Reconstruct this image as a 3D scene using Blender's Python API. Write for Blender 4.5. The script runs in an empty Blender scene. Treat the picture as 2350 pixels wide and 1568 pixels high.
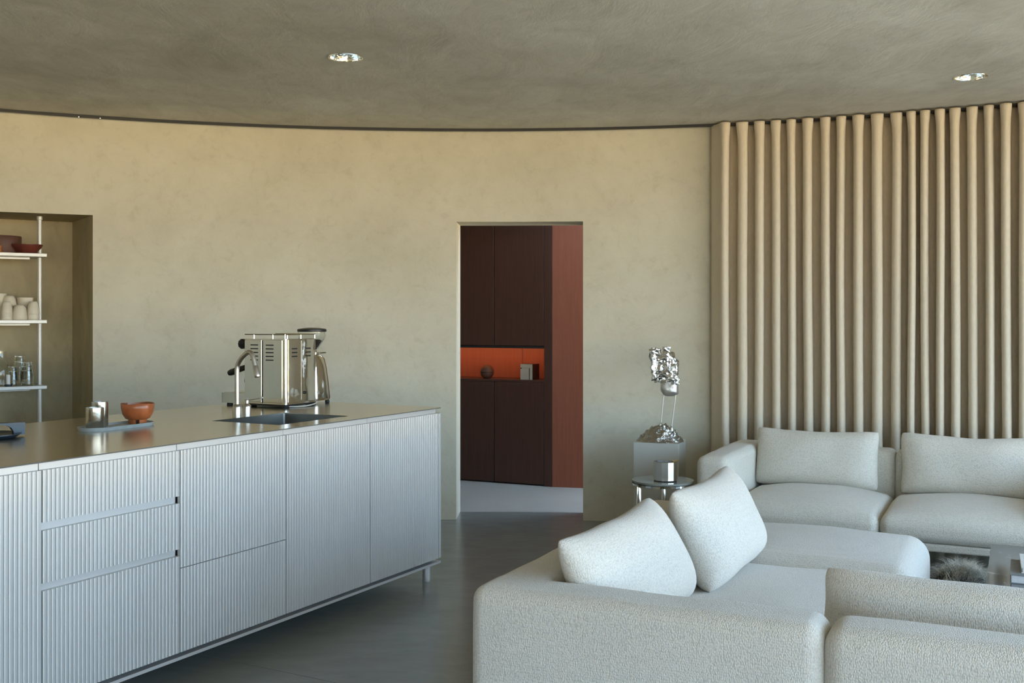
import bpy, bmesh, math, random
from mathutils import Vector, Matrix, noise

random.seed(7)
SC = bpy.context.scene
COL = SC.collection
PI = math.pi

# ------------------------------------------------------------------ camera
cam_d = bpy.data.cameras.new('camera')
cam_d.sensor_width = 36.0
cam_d.lens = 2450.0 / 2350.0 * 36.0
cam_d.shift_y = -53.0 / 2350.0
cam_d.clip_start = 0.05
cam = bpy.data.objects.new('camera', cam_d)
COL.objects.link(cam)
cam.location = (0, 0, 1.385)
cam.rotation_euler = (PI / 2, 0, 0)
SC.camera = cam

# ------------------------------------------------------------------ exposure
SC.view_settings.view_transform = 'Standard'
SC.view_settings.look = 'None'
SC.view_settings.gamma = 1.0
SC.view_settings.use_curve_mapping = False
SC.view_settings.exposure = 0.0
SC.cycles.sample_clamp_indirect = 6.0
SC.cycles.diffuse_bounces = 6
SC.cycles.max_bounces = 14
SC.cycles.transparent_max_bounces = 12

# ------------------------------------------------------------------ daylight: open sky above, dry sunlit land below the horizon
world = bpy.data.worlds.new('daylight')
SC.world = world
world.use_nodes = True
wn, wl = world.node_tree.nodes, world.node_tree.links
wn.clear()
w_out = wn.new('ShaderNodeOutputWorld')
w_bg = wn.new('ShaderNodeBackground')
w_tc = wn.new('ShaderNodeTexCoord')
w_sep = wn.new('ShaderNodeSeparateXYZ')
w_ramp = wn.new('ShaderNodeValToRGB')
w_map = wn.new('ShaderNodeMapRange')
w_map.inputs['From Min'].default_value = -1
w_map.inputs['From Max'].default_value = 1
cr = w_ramp.color_ramp
cr.elements[0].position = 0.0
cr.elements[0].color = (1.78, 1.36, 0.74, 1)
cr.elements[1].position = 0.485
cr.elements[1].color = (1.78, 1.36, 0.76, 1)
for pos, c in ((0.505, (0.82, 1.1, 1.34)), (0.58, (0.69, 1.02, 1.4)), (1.0, (0.54, 0.86, 1.36))):
    e_ = cr.elements.new(pos)
    e_.color = (*c, 1)
wl.new(w_tc.outputs['Generated'], w_sep.inputs[0])
wl.new(w_sep.outputs['Z'], w_map.inputs['Value'])
wl.new(w_map.outputs[0], w_ramp.inputs[0])
wl.new(w_ramp.outputs[0], w_bg.inputs['Color'])
wl.new(w_bg.outputs[0], w_out.inputs['Surface'])
w_bg.inputs['Strength'].default_value = 6.9

# ------------------------------------------------------------------ helpers
def link(o, parent=None):
    COL.objects.link(o)
    if parent is not None:
        o.parent = parent
    return o

def tag(o, label=None, cat=None, group=None, kind=None):
    if label: o['label'] = label
    if cat: o['category'] = cat
    if group: o['group'] = group
    if kind: o['kind'] = kind
    return o

def thing(name, label, cat, loc=(0, 0, 0), rz=0.0, group=None):
    o = bpy.data.objects.new(name, None)
    o.empty_display_size = 0.05
    o.location = loc
    o.rotation_euler = (0, 0, rz)
    link(o)
    return tag(o, label, cat, group)

def finish(name, bm, mat, parent=None, smooth=True, angle=35, loc=None, rot=None):
    bmesh.ops.recalc_face_normals(bm, faces=bm.faces[:])
    me = bpy.data.meshes.new(name)
    bm.to_mesh(me)
    bm.free()
    if smooth:
        me.shade_smooth()
        if angle < 179:
            me.set_sharp_from_angle(angle=math.radians(angle))
    if mat is not None:
        me.materials.append(mat)
    o = bpy.data.objects.new(name, me)
    if loc: o.location = loc
    if rot: o.rotation_euler = rot
    return link(o, parent)

def NB():
    return bmesh.new()

def a_box(bm, x0, x1, y0, y1, z0, z1, bev=0.0, seg=2):
    r = bmesh.ops.create_cube(bm, size=1.0)
    vs = r['verts']
    for v in vs:
        v.co = Vector(((x0 + x1) / 2 + v.co.x * (x1 - x0), (y0 + y1) / 2 + v.co.y * (y1 - y0), (z0 + z1) / 2 + v.co.z * (z1 - z0)))
    if bev > 0:
        es = list({e for v in vs for e in v.link_edges})
        bmesh.ops.bevel(bm, geom=es, offset=bev, segments=seg, profile=0.5, affect='EDGES')
    return bm

def a_loop_strip(bm, rings, closed_ring=True, cap0=True, cap1=True):
    vr = [[bm.verts.new(p) for p in ring] for ring in rings]
    n = len(vr[0])
    for a, b in zip(vr[:-1], vr[1:]):
        for i in range(n if closed_ring else n - 1):
            j = (i + 1) % n
            try: bm.faces.new((a[i], a[j], b[j], b[i]))
            except ValueError: pass
    if closed_ring and cap0: bm.faces.new(list(reversed(vr[0])))
    if closed_ring and cap1: bm.faces.new(vr[-1])
    return vr

def a_lathe(bm, prof, cx=0, cy=0, cz=0, n=32, cap0=True, cap1=True, wob=None):
    rings = []
    for r, z in prof:
        rings.append([(cx + max(r, 1e-4) * math.cos(2 * PI * i / n), cy + max(r, 1e-4) * math.sin(2 * PI * i / n), cz + z) for i in range(n)])
    if wob:
        rings = [[wob(Vector(p)) for p in ring] for ring in rings]
    a_loop_strip(bm, rings, True, cap0, cap1)
    return bm

def a_tube(bm, pts, r, n=12, radii=None, cap=True):
    pts = [Vector(p) for p in pts]
    rings = []
    up = Vector((0, 0, 1))
    prev = None
    for i, p in enumerate(pts):
        if i == 0: t = pts[1] - pts[0]
        elif i == len(pts) - 1: t = pts[-1] - pts[-2]
        else: t = (pts[i + 1] - pts[i]).normalized() + (pts[i] - pts[i - 1]).normalized()
        t.normalize()
        if prev is None:
            a = t.cross(up)
            if a.length < 1e-3: a = t.cross(Vector((1, 0, 0)))
            a.normalize()
        else:
            a = prev - t * prev.dot(t)
            a.normalize()
        prev = a
        b = t.cross(a)
        rr = radii[i] if radii else r
        rings.append([p + a * (rr * math.cos(2 * PI * k / n)) + b * (rr * math.sin(2 * PI * k / n)) for k in range(n)])
    a_loop_strip(bm, rings, True, cap, cap)
    return bm

def a_prism(bm, poly, z0, z1):
    lo = [bm.verts.new((x, y, z0)) for x, y in poly]
    hi = [bm.verts.new((x, y, z1)) for x, y in poly]
    n = len(poly)
    for i in range(n):
        bm.faces.new((lo[i], lo[(i + 1) % n], hi[(i + 1) % n], hi[i]))
    bm.faces.new(list(reversed(lo)))
    bm.faces.new(hi)
    return bm

def a_soft(bm, hx, hy, hz, r, m=(8, 8, 5), k=4, fn=None, off=(0, 0, 0)):
    """rounded upholstery block on a lattice so that it can be puffed by fn"""
    def axis(h, mm):
        inner = h - r
        e = [r * math.tan(PI / 4 * i / k) for i in range(k + 1)]
        mid = [-inner + 2 * inner * i / mm for i in range(1, mm)]
        return [-inner - q for q in reversed(e)] + mid + [inner + q for q in e]
    X, Y, Z = axis(hx, m[0]), axis(hy, m[1]), axis(hz, m[2])
    nx, ny, nz = len(X) - 1, len(Y) - 1, len(Z) - 1
    vd = {}
    def V(i, j, l):
        key = (i, j, l)
        if key not in vd:
            p = Vector((X[i], Y[j], Z[l]))
            q = Vector((max(-hx + r, min(hx - r, p.x)), max(-hy + r, min(hy - r, p.y)), max(-hz + r, min(hz - r, p.z))))
            dv = p - q
            if dv.length > 1e-9: p = q + dv.normalized() * r
            if fn: p = Vector(fn(p))
            vd[key] = bm.verts.new(p + Vector(off))
        return vd[key]
    for i in range(nx):
        for j in range(ny):
            for l, s in ((0, 0), (nz, 1)):
                bm.faces.new((V(i, j, l), V(i + 1, j, l), V(i + 1, j + 1, l), V(i, j + 1, l)))
    for i in range(nx):
        for l in range(nz):
            for j in (0, ny):
                bm.faces.new((V(i, j, l), V(i + 1, j, l), V(i + 1, j, l + 1), V(i, j, l + 1)))
    for j in range(ny):
        for l in range(nz):
            for i in (0, nx):
                bm.faces.new((V(i, j, l), V(i, j + 1, l), V(i, j + 1, l + 1), V(i, j, l + 1)))
    return bm

def copy_tree(o, parent=None):
    c = o.copy()
    COL.objects.link(c)
    c.parent = parent
    for ch in o.children:
        copy_tree(ch, c)
    return c

# ------------------------------------------------------------------ materials
def new_mat(name):
    m = bpy.data.materials.new(name)
    m.use_nodes = True
    nt = m.node_tree
    return m, nt.nodes, nt.links, nt.nodes['Principled BSDF']

def setp(b, col=None, rough=None, metal=None, **kw):
    if col is not None: b.inputs['Base Color'].default_value = (*col, 1)
    if rough is not None: b.inputs['Roughness'].default_value = rough
    if metal is not None: b.inputs['Metallic'].default_value = metal
    for k, v in kw.items():
        b.inputs[k.replace('_', ' ')].default_value = v

def coords(n, l, scale=(1, 1, 1), rot=(0, 0, 0), kind='Object'):
    tc = n.new('ShaderNodeTexCoord')
    mp = n.new('ShaderNodeMapping')
    mp.inputs['Scale'].default_value = scale
    mp.inputs['Rotation'].default_value = rot
    l.new(tc.outputs[kind], mp.inputs['Vector'])
    return mp.outputs['Vector']

def noise_n(n, l, vec, scale, detail=4, rough=0.55, dist=0.0):
    t = n.new('ShaderNodeTexNoise')
    t.inputs['Scale'].default_value = scale
    t.inputs['Detail'].default_value = detail
    t.inputs['Roughness'].default_value = rough
    t.inputs['Distortion'].default_value = dist
    l.new(vec, t.inputs['Vector'])
    return t.outputs['Fac']

def ramp_n(n, l, fac, stops):
    r = n.new('ShaderNodeValToRGB')
    els = r.color_ramp.elements
    els[0].position, els[0].color = stops[0][0], (*stops[0][1], 1)
    els[1].position, els[1].color = stops[-1][0], (*stops[-1][1], 1)
    for p, c in stops[1:-1]:
        e = els.new(p)
        e.color = (*c, 1)
    l.new(fac, r.inputs[0])
    return r.outputs['Color']

def bump_n(n, l, height, strength, dist, b, prev=None):
    u = n.new('ShaderNodeBump')
    u.inputs['Strength'].default_value = strength
    u.inputs['Distance'].default_value = dist
    l.new(height, u.inputs['Height'])
    if prev is not None: l.new(prev, u.inputs['Normal'])
    if b is not None: l.new(u.outputs['Normal'], b.inputs['Normal'])
    return u.outputs['Normal']

def mix_n(n, l, a, c, fac, mode='MIX'):
    x = n.new('ShaderNodeMix')
    x.data_type = 'RGBA'
    x.blend_type = mode
    if isinstance(fac, (int, float)): x.inputs['Factor'].default_value = fac
    else: l.new(fac, x.inputs['Factor'])
    l.new(a, x.inputs['A']); l.new(c, x.inputs['B'])
    return x.outputs['Result']

def plain(name, col, rough=0.5, metal=0.0, var=0.12, vs=9.0, bump=0.0, bs=60.0, **kw):
    """a material with a little procedural tone variation"""
    m, n, l, b = new_mat(name)
    setp(b, col, rough, metal, **kw)
    vec = coords(n, l)
    f = noise_n(n, l, vec, vs, 4)
    lo = tuple(max(0, c * (1 - var)) for c in col); hi = tuple(min(1, c * (1 + var)) for c in col)
    l.new(ramp_n(n, l, f, [(0.3, lo), (0.7, hi)]), b.inputs['Base Color'])
    if bump > 0:
        bump_n(n, l, noise_n(n, l, vec, bs, 5), bump, 0.004, b)
    return m

def plaster(name, c0, c1, c2, streak=(1, 1, 1), rough=0.85):
    m, n, l, b = new_mat(name)
    setp(b, c1, rough)
    b.inputs['Specular IOR Level'].default_value = 0.25
    v = coords(n, l)
    vstr = coords(n, l, streak)
    big = noise_n(n, l, v, 0.9, 5, 0.6, 0.6)
    mid = noise_n(n, l, vstr, 3.2, 7, 0.68, 0.8)
    sm = noise_n(n, l, vstr, 14.0, 6, 0.65, 0.4)
    ca = ramp_n(n, l, big, [(0.32, c0), (0.5, c1), (0.7, c2)])
    cb = ramp_n(n, l, mid, [(0.3, c0), (0.55, c1), (0.75, c2)])
    mx = mix_n(n, l, ca, cb, 0.5)
    dk = ramp_n(n, l, sm, [(0.25, (0.86, 0.85, 0.82)), (0.45, (1, 1, 1)), (0.8, (1.04, 1.04, 1.03))])
    mx = mix_n(n, l, mx, dk, 0.8, 'MULTIPLY')
    l.new(mx, b.inputs['Base Color'])
    nb1 = bump_n(n, l, mid, 0.25, 0.02, None)
    bump_n(n, l, sm, 0.25, 0.006, b, nb1)
    return m

M = {}
M['wall'] = plaster('plaster_wall', (0.50, 0.465, 0.355), (0.575, 0.54, 0.425), (0.62, 0.59, 0.475))
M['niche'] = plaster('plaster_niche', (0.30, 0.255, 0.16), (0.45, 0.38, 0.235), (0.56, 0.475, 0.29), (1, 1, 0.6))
M['ceiling'] = plaster('plaster_ceiling', (0.46, 0.43, 0.35), (0.62, 0.585, 0.495), (0.74, 0.71, 0.62), (1.3, 0.6, 1))
M['track'] = plain('black_rail', (0.012, 0.012, 0.013), 0.5)

def concrete(name, c0, c1, c2, r0, r1):
    m, n, l, b = new_mat(name)
    setp(b, c1, 0.3)
    v = coords(n, l)
    big = noise_n(n, l, v, 0.7, 6, 0.62, 0.5)
    sm = noise_n(n, l, coords(n, l, (1, 2.2, 1), (0, 0, 0.5)), 5.0, 7, 0.66, 0.5)
    mx = mix_n(n, l, ramp_n(n, l, big, [(0.3, c0), (0.5, c1), (0.72, c2)]), ramp_n(n, l, sm, [(0.3, c0), (0.5, c1), (0.75, c2)]), 0.45)
    l.new(mx, b.inputs['Base Color'])
    mr = n.new('ShaderNodeMapRange')
    mr.inputs['To Min'].default_value = r0; mr.inputs['To Max'].default_value = r1
    l.new(sm, mr.inputs['Value']); l.new(mr.outputs[0], b.inputs['Roughness'])
    return m

M['floor'] = concrete('polished_concrete', (0.165, 0.175, 0.16), (0.205, 0.217, 0.2), (0.26, 0.272, 0.252), 0.2, 0.3)
M['floor_hall'] = concrete('pale_concrete', (0.31, 0.305, 0.27), (0.38, 0.375, 0.335), (0.46, 0.455, 0.41), 0.36, 0.55)
M['joint'] = plain('joint_filler', (0.2, 0.2, 0.17), 0.7)

def fabric(name, col, cell=275.0, strength=0.75, fleck=0.2):
    m, n, l, b = new_mat(name)
    setp(b, col, 0.95)
    b.inputs['Specular IOR Level'].default_value = 0.15
    b.inputs['Sheen Weight'].default_value = 0.25
    b.inputs['Sheen Roughness'].default_value = 0.5
    v = coords(n, l)
    vr = coords(n, l, (1, 1, 0.55))
    vo = n.new('ShaderNodeTexVoronoi')
    vo.inputs['Scale'].default_value = cell
    vo.inputs['Randomness'].default_value = 0.75
    l.new(vr, vo.inputs['Vector'])
    fine = noise_n(n, l, v, cell * 2.3, 3, 0.6)
    lo = tuple(c * (1 - fleck) for c in col)
    cc = ramp_n(n, l, vo.outputs['Distance'], [(0.0, tuple(min(1, c * 1.04) for c in col)), (0.45, col), (0.8, lo)])
    tint = ramp_n(n, l, noise_n(n, l, v, cell * 0.45, 3), [(0.3, (0.92, 0.91, 0.88)), (0.65, (1, 1, 1))])
    l.new(mix_n(n, l, cc, tint, 1.0, 'MULTIPLY'), b.inputs['Base Color'])
    inv = n.new('ShaderNodeMath'); inv.operation = 'SUBTRACT'
    inv.inputs[0].default_value = 1.0
    l.new(vo.outputs['Distance'], inv.inputs[1])
    n1 = bump_n(n, l, inv.outputs[0], strength, 0.0022, None)
    bump_n(n, l, fine, 0.3, 0.001, b, n1)
    return m

M['boucle'] = fabric('boucle_cream', (0.63, 0.60, 0.54))
M['boucle_far'] = fabric('boucle_cream_fine', (0.67, 0.635, 0.555), 270.0, 0.7)

def cloth_curtain():
    m, n, l, b = new_mat('curtain_wool')
    setp(b, (0.585, 0.51, 0.39), 0.9)
    b.inputs['Specular IOR Level'].default_value = 0.1
    b.inputs['Sheen Weight'].default_value = 0.15
    v = coords(n, l, (1, 1, 0.3))
    l.new(ramp_n(n, l, noise_n(n, l, v, 90, 4), [(0.3, (0.56, 0.485, 0.365)), (0.7, (0.61, 0.535, 0.415))]), b.inputs['Base Color'])
    bump_n(n, l, noise_n(n, l, v, 500, 2), 0.15, 0.001, b)
    return m
M['curtain'] = cloth_curtain()

def metal(name, col, rough, wavy=0.0, ws=14.0, brush=None, bstr=0.05):
    m, n, l, b = new_mat(name)
    setp(b, col, rough, 1.0)
    if brush:
        v = coords(n, l, brush)
        f = noise_n(n, l, v, 40, 4)
        mr = n.new('ShaderNodeMapRange')
        mr.inputs['To Min'].default_value = rough * 0.85; mr.inputs['To Max'].default_value = rough * 1.2
        l.new(f, mr.inputs['Value']); l.new(mr.outputs[0], b.inputs['Roughness'])
        bump_n(n, l, f, bstr, 0.001, b)
    else:
        v = coords(n, l)
        f = noise_n(n, l, v, ws, 2)
        lo = tuple(c * 0.96 for c in col); hi = tuple(min(1, c * 1.04) for c in col)
        l.new(ramp_n(n, l, f, [(0.3, lo), (0.7, hi)]), b.inputs['Base Color'])
        if wavy > 0: bump_n(n, l, f, wavy, 0.01, b)
    return m

M['steel_top'] = metal('brushed_steel_worktop', (0.56, 0.53, 0.46), 0.2, brush=(1, 60, 1), bstr=0.02)
M['steel'] = metal('brushed_steel', (0.56, 0.55, 0.51), 0.3, brush=(60, 60, 1), bstr=0.03)
M['chrome'] = metal('mirror_steel', (0.66, 0.65, 0.61), 0.09, wavy=0.05, ws=6)
M['chrome_wavy'] = metal('mirror_steel_wavy', (0.70, 0.68, 0.63), 0.07, wavy=0.7, ws=6)
M['foil'] = metal('crumpled_aluminium', (0.72, 0.72, 0.71), 0.27, wavy=0.45, ws=45)
M['foil_heap'] = metal('dull_crumpled_aluminium', (0.42, 0.415, 0.39), 0.3, wavy=0.8, ws=60)
M['foil_matt'] = metal('matt_aluminium', (0.66, 0.66, 0.64), 0.5, wavy=0.3, ws=30)
M['sink'] = metal('sink_steel', (0.27, 0.275, 0.26), 0.3)
M['reflector'] = metal('downlight_reflector', (0.86, 0.83, 0.74), 0.12, wavy=0.2, ws=30)
M['pewter'] = metal('hammered_pewter', (0.6, 0.585, 0.53), 0.24, wavy=0.12, ws=30)
M['brass'] = metal('brass', (0.62, 0.5, 0.25), 0.3)
M['aluminium'] = plain('anodised_aluminium', (0.52, 0.505, 0.475), 0.42, 0.35, 0.04, 3.0)
M['edge'] = plain('darkened_edge', (0.10, 0.10, 0.09), 0.7)  # dark colour painted on the steel edge in place of its bright reflection
M['carcass'] = plain('carcass_grey', (0.05, 0.055, 0.06), 0.6)
M['rail_alu'] = plain('handle_rail_aluminium', (0.54, 0.525, 0.50), 0.42, 0.35, 0.03, 3.0)
M['black'] = plain('black_plastic', (0.012, 0.013, 0.014), 0.4)
M['blue_steel'] = plain('blue_black_steel', (0.035, 0.05, 0.065), 0.42, 0.3)
M['terracotta'] = plain('burnt_terracotta', (0.31, 0.092, 0.03), 0.3, 0, 0.35, 14, 0.15, 50)
M['terra_orange'] = plain('orange_clay', (0.42, 0.16, 0.05), 0.6, 0, 0.15)
M['brown_clay'] = plain('brown_clay', (0.095, 0.04, 0.026), 0.6, 0, 0.2)
M['red_glaze'] = plain('dark_red_glaze', (0.12, 0.028, 0.018), 0.35, 0, 0.4, 18)
M['ceramic'] = plain('cream_ceramic', (0.64, 0.58, 0.45), 0.5, 0, 0.05)
M['slate'] = plain('grey_stoneware', (0.33, 0.36, 0.35), 0.42, 0, 0.12, 25)
M['shelf_alu'] = plain('shelf_aluminium', (0.62, 0.6, 0.54), 0.4, 0.3, 0.05)
M['candle'] = plain('white_wax', (0.75, 0.74, 0.72), 0.5, 0, 0.03)
M['pedestal'] = plain('pale_grey_lacquer', (0.52, 0.515, 0.46), 0.3, 0, 0.04, 3)
M['beans'] = plain('coffee_beans', (0.045, 0.018, 0.012), 0.45, 0, 0.5, 120, 0.9, 160)
M['paper'] = plain('book_pages', (0.72, 0.74, 0.76), 0.8, 0, 0.08, 200)
M['book_grey'] = plain('grey_cloth_cover', (0.2, 0.215, 0.22), 0.6, 0, 0.1, 30)
M['book_white'] = plain('white_cover', (0.68, 0.68, 0.66), 0.4, 0, 0.04)
M['fur'] = plain('grey_fur', (0.7, 0.66, 0.58), 0.8, 0, 0.5, 8)
M['fur_base'] = plain('grey_fur_skin', (0.06, 0.06, 0.055), 0.9, 0, 0.4, 20)
M['rubber'] = plain('dark_foot', (0.02, 0.02, 0.02), 0.7)

def wood(name, c0, c1, rough=0.4):
    m, n, l, b = new_mat(name)
    setp(b, c0, rough)
    v = coords(n, l, (22, 22, 0.8))
    f = noise_n(n, l, v, 3.0, 7, 0.62, 0.3)
    l.new(ramp_n(n, l, f, [(0.28, c0), (0.72, c1)]), b.inputs['Base Color'])
    bump_n(n, l, f, 0.06, 0.002, b)
    return m
M['wood_dark'] = wood('dark_walnut', (0.052, 0.02, 0.014), (0.074, 0.03, 0.02))
M['wood_red'] = wood('red_brown_veneer', (0.185, 0.05, 0.025), (0.235, 0.07, 0.034), 0.45)
M['wood_niche'] = wood('niche_veneer', (0.30, 0.075, 0.035), (0.36, 0.095, 0.04), 0.45)
M['wood_black'] = plain('shadow_gap_black', (0.008, 0.007, 0.007), 0.6)

def glass(name, col=(0.95, 0.97, 0.95), rough=0.02):
    m, n, l, b = new_mat(name)
    setp(b, col, rough)
    b.inputs['Transmission Weight'].default_value = 1.0
    b.inputs['IOR'].default_value = 1.45
    bump_n(n, l, noise_n(n, l, coords(n, l), 20, 2), 0.05, 0.004, b)
    return m
M['glass'] = glass('clear_glass')

def marble():
    m, n, l, b = new_mat('dark_veined_marble')
    setp(b, (0.07, 0.08, 0.09), 0.12)
    v = coords(n, l)
    f = noise_n(n, l, v, 3.0, 8, 0.7, 1.6)
    base = ramp_n(n, l, noise_n(n, l, v, 2.0, 5), [(0.3, (0.035, 0.04, 0.045)), (0.7, (0.11, 0.12, 0.125))])
    vein = ramp_n(n, l, f, [(0.47, (0, 0, 0)), (0.5, (0.4, 0.42, 0.42)), (0.525, (0, 0, 0))])
    spots = ramp_n(n, l, noise_n(n, l, v, 11, 3), [(0.55, (0, 0, 0)), (0.7, (1, 1, 1))])
    l.new(mix_n(n, l, base, mix_n(n, l, vein, spots, 1.0, 'MULTIPLY'), 1.0, 'ADD'), b.inputs['Base Color'])
    return m
M['marble'] = marble()

# ------------------------------------------------------------------ the round room
CX, CY, RW, RO = -0.217, 0.69, 6.66, 6.97
ZC = 2.68
FA, FB = (4.57, 5.32), (3.11, -5.08)   # the straight glazed front
def arc(phi, r):
    a = math.radians(phi)
    return (CX + r * math.sin(a), CY + r * math.cos(a))

def struct(o):
    o['kind'] = 'structure'
    return o

# round plaster wall with the doorway and the niche opening cut through it
NI_R, NI_L, DO_L, DO_R, HEAD = -21.87, -36.0, -1.436, 6.064, 2.05
def wall_arc(name, p0, p1, openings, mat):
    """openings: (phi0, phi1, z1, back) - doorway through the full thickness or a niche mouth"""
    cuts = {p0, p1}
    for a, b, z, k in openings: cuts |= {a, b}
    n = max(2, int((p1 - p0) / 1.5))
    for i in range(n + 1): cuts.add(round(p0 + (p1 - p0) * i / n, 4))
    P = sorted(cuts)
    Zs = [0.0, HEAD, ZC]
    bm = NB()
    vi, vo = {}, {}
    for i, p in enumerate(P):
        for j, z in enumerate(Zs):
            vi[i, j] = bm.verts.new((*arc(p, RW), z))
            splay = 0.17 if abs(p - DO_L) < 1e-6 and openings else 0.0   # the plaster jamb opens a little towards the room
            vo[i, j] = bm.verts.new((*arc(p + splay, RO), z))
    def hole(i, j):
        mid = (P[i] + P[i + 1]) / 2
        for a, b, z, k in openings:
            if a < mid < b and j == 0: return k
        return None
    for i in range(len(P) - 1):
        for j in range(2):
            h = hole(i, j)
            if h is None:
                bm.faces.new((vi[i, j], vi[i + 1, j], vi[i + 1, j + 1], vi[i, j + 1]))
            if h is None or h == 'niche' and False:
                bm.faces.new((vo[i + 1, j], vo[i, j], vo[i, j + 1], vo[i + 1, j + 1]))
            if h == 'door':
                bm.faces.new((vi[i, 1], vi[i + 1, 1], vo[i + 1, 1], vo[i, 1]))
    for i, p in enumerate(P):
        for a, b, z, k in openings:
            if k == 'door' and abs(p - a) < 1e-6 or k == 'door' and abs(p - b) < 1e-6:
                bm.faces.new((vi[i, 0], vo[i, 0], vo[i, 1], vi[i, 1]))
    for i in (0, len(P) - 1):
        for j in range(2):
            bm.faces.new((vi[i, j], vo[i, j], vo[i, j + 1], vi[i, j + 1]))
    return struct(finish(name, bm, mat, None, True, 40))

wall_arc('wall_back', -166.0, 46.0, [(NI_L, NI_R, HEAD, 'niche'), (DO_L, DO_R, HEAD, 'door')], M['wall'])

# the niche behind the island: reveals, back wall and roof
def niche():
    PR = Vector(arc(NI_R, RW)); PL = Vector(arc(NI_L, RW))
    e1, e2 = Vector((0.832, 0.555)), Vector((-0.555, 0.832))
    BR = PR + e2 * 0.62
    # left back corner: back line meets a reveal through PL parallel to e2
    t = (PL - BR).dot(e1)
    BL = BR + e1 * t
    pts = [PR, BR, BL, PL]
    bm = NB()
    lo = [bm.verts.new((p.x, p.y, 0)) for p in pts]
    hi = [bm.verts.new((p.x, p.y, HEAD)) for p in pts]
    for i in range(3):
        bm.faces.new((lo[i], lo[i + 1], hi[i + 1], hi[i]))
    n = 10
    arcv = [bm.verts.new((*arc(NI_L + (NI_R - NI_L) * i / n, RW), HEAD)) for i in range(1, n)]
    bm.faces.new(hi + arcv)
    # outer jacket so that no daylight leaks in around the niche
    off = 0.12
    q = [PR + e2 * 0.35 + e1 * off, BR + (e1 + e2) * off, BL + (e2 - e1) * off, PL + e2 * 0.35 - e1 * off]
    l2 = [bm.verts.new((p.x, p.y, 0)) for p in q]
    h2 = [bm.verts.new((p.x, p.y, ZC)) for p in q]
    for i in range(3):
        bm.faces.new((l2[i], h2[i], h2[i + 1], l2[i + 1]))
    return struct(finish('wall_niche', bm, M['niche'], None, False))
niche()

# ceiling with two openings for the recessed downlights
LIGHTS = [(-0.826, 5.297), (2.461, 5.727)]
def roof_outline():
    n = 96
    nrm = Vector((FA[1] - FB[1], FB[0] - FA[0])).normalized()
    lim = nrm.dot(Vector(FA)) + 0.3
    pts = [Vector((CX + 9.4 * math.cos(2 * PI * i / n), CY + 0.8 + 9.4 * math.sin(2 * PI * i / n))) for i in range(n)]
    out = []
    for i in range(n):
        a, b = pts[i], pts[(i + 1) % n]
        da, db = lim - a.dot(nrm), lim - b.dot(nrm)
        if da >= 0: out.append((a.x, a.y))
        if da * db < 0:
            q = a + (b - a) * (da / (da - db)); out.append((q.x, q.y))
    return out

ADDED_OPENING = (-0.1, 2.6, 7.75, 8.4)    # unseen roof opening, added to brighten the hall
def rect_loop(bm, z):
    x0, x1, y0, y1 = ADDED_OPENING
    q = [bm.verts.new((x, y, z)) for x, y in ((x0, y0), (x1, y0), (x1, y1), (x0, y1))]
    return [bm.edges.new((q[i], q[(i + 1) % 4])) for i in range(4)]

def ceiling():
    bm = NB()
    def ring(cx, cy, r, n):
        vs = [bm.verts.new((cx + r * math.cos(2 * PI * i / n), cy + r * math.sin(2 * PI * i / n), ZC)) for i in range(n)]
        return [bm.edges.new((vs[i], vs[(i + 1) % n])) for i in range(n)]
    vs = [bm.verts.new((x, y, ZC)) for x, y in roof_outline()]
    es = [bm.edges.new((vs[i], vs[(i + 1) % len(vs)])) for i in range(len(vs))]
    for x, y in LIGHTS: es += ring(x, y, 0.082, 40)
    es += rect_loop(bm, ZC)
    bmesh.ops.triangle_fill(bm, use_beauty=True, edges=es)
    bm.normal_update()
    me = bpy.data.meshes.new('ceiling'); bm.to_mesh(me); bm.free()
    me.materials.append(M['ceiling'])
    o = link(bpy.data.objects.new('ceiling', me))
    # roof slab above it
    b2 = NB()
    vs = [b2.verts.new((x, y, ZC + 0.3)) for x, y in roof_outline()]
    es = [b2.edges.new((vs[i], vs[(i + 1) % len(vs)])) for i in range(len(vs))] + rect_loop(b2, ZC + 0.3)
    bmesh.ops.triangle_fill(b2, use_beauty=True, edges=es)
    x0, x1, y0, y1 = ADDED_OPENING
    for a, b in (((x0, y0), (x1, y0)), ((x1, y0), (x1, y1)), ((x1, y1), (x0, y1)), ((x0, y1), (x0, y0))):
        b2.faces.new([b2.verts.new(v) for v in ((*a, ZC), (*b, ZC), (*b, ZC + 0.3), (*a, ZC + 0.3))])
    r = finish('roof', b2, M['ceiling'], None, False)
    struct(r)
    return struct(o)
ceiling()

# polished concrete floor: two pours with a saw-cut joint between them, pale floor in the hall
def clip_disc(nrm, dist, r, n=96):
    """part of the room disc on one side of a line"""
    pts = [Vector((CX + r * math.cos(2 * PI * i / n), CY + r * math.sin(2 * PI * i / n))) for i in range(n)]
    out = []
    for i in range(n):
        a, b = pts[i], pts[(i + 1) % n]
        da, db = a.dot(nrm) - dist, b.dot(nrm) - dist
        if da >= 0: out.append(a)
        if da * db < 0: out.append(a + (b - a) * (da / (da - db)))
    return out
jd = Vector((0.874, -0.486)); jn = Vector((0.486, 0.874))
jp = Vector((-1.288, 4.401)).dot(jn)
bm = NB()
a_prism(bm, [(CX + 10.5 * math.cos(2 * PI * i / 64), CY + 10.5 * math.sin(2 * PI * i / 64)) for i in range(64)], -0.2, -0.004)
fl = struct(finish('floor', bm, M['joint'], None, False))
for sgn in (1, -1):
    poly = clip_disc(jn * sgn, jp * sgn + 0.0022, RO - 0.02)
    bm = NB(); a_prism(bm, [(p.x, p.y) for p in poly], -0.06, 0.0)
    finish('floor_slab', bm, M['floor'], fl, False)
bm = NB()
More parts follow.
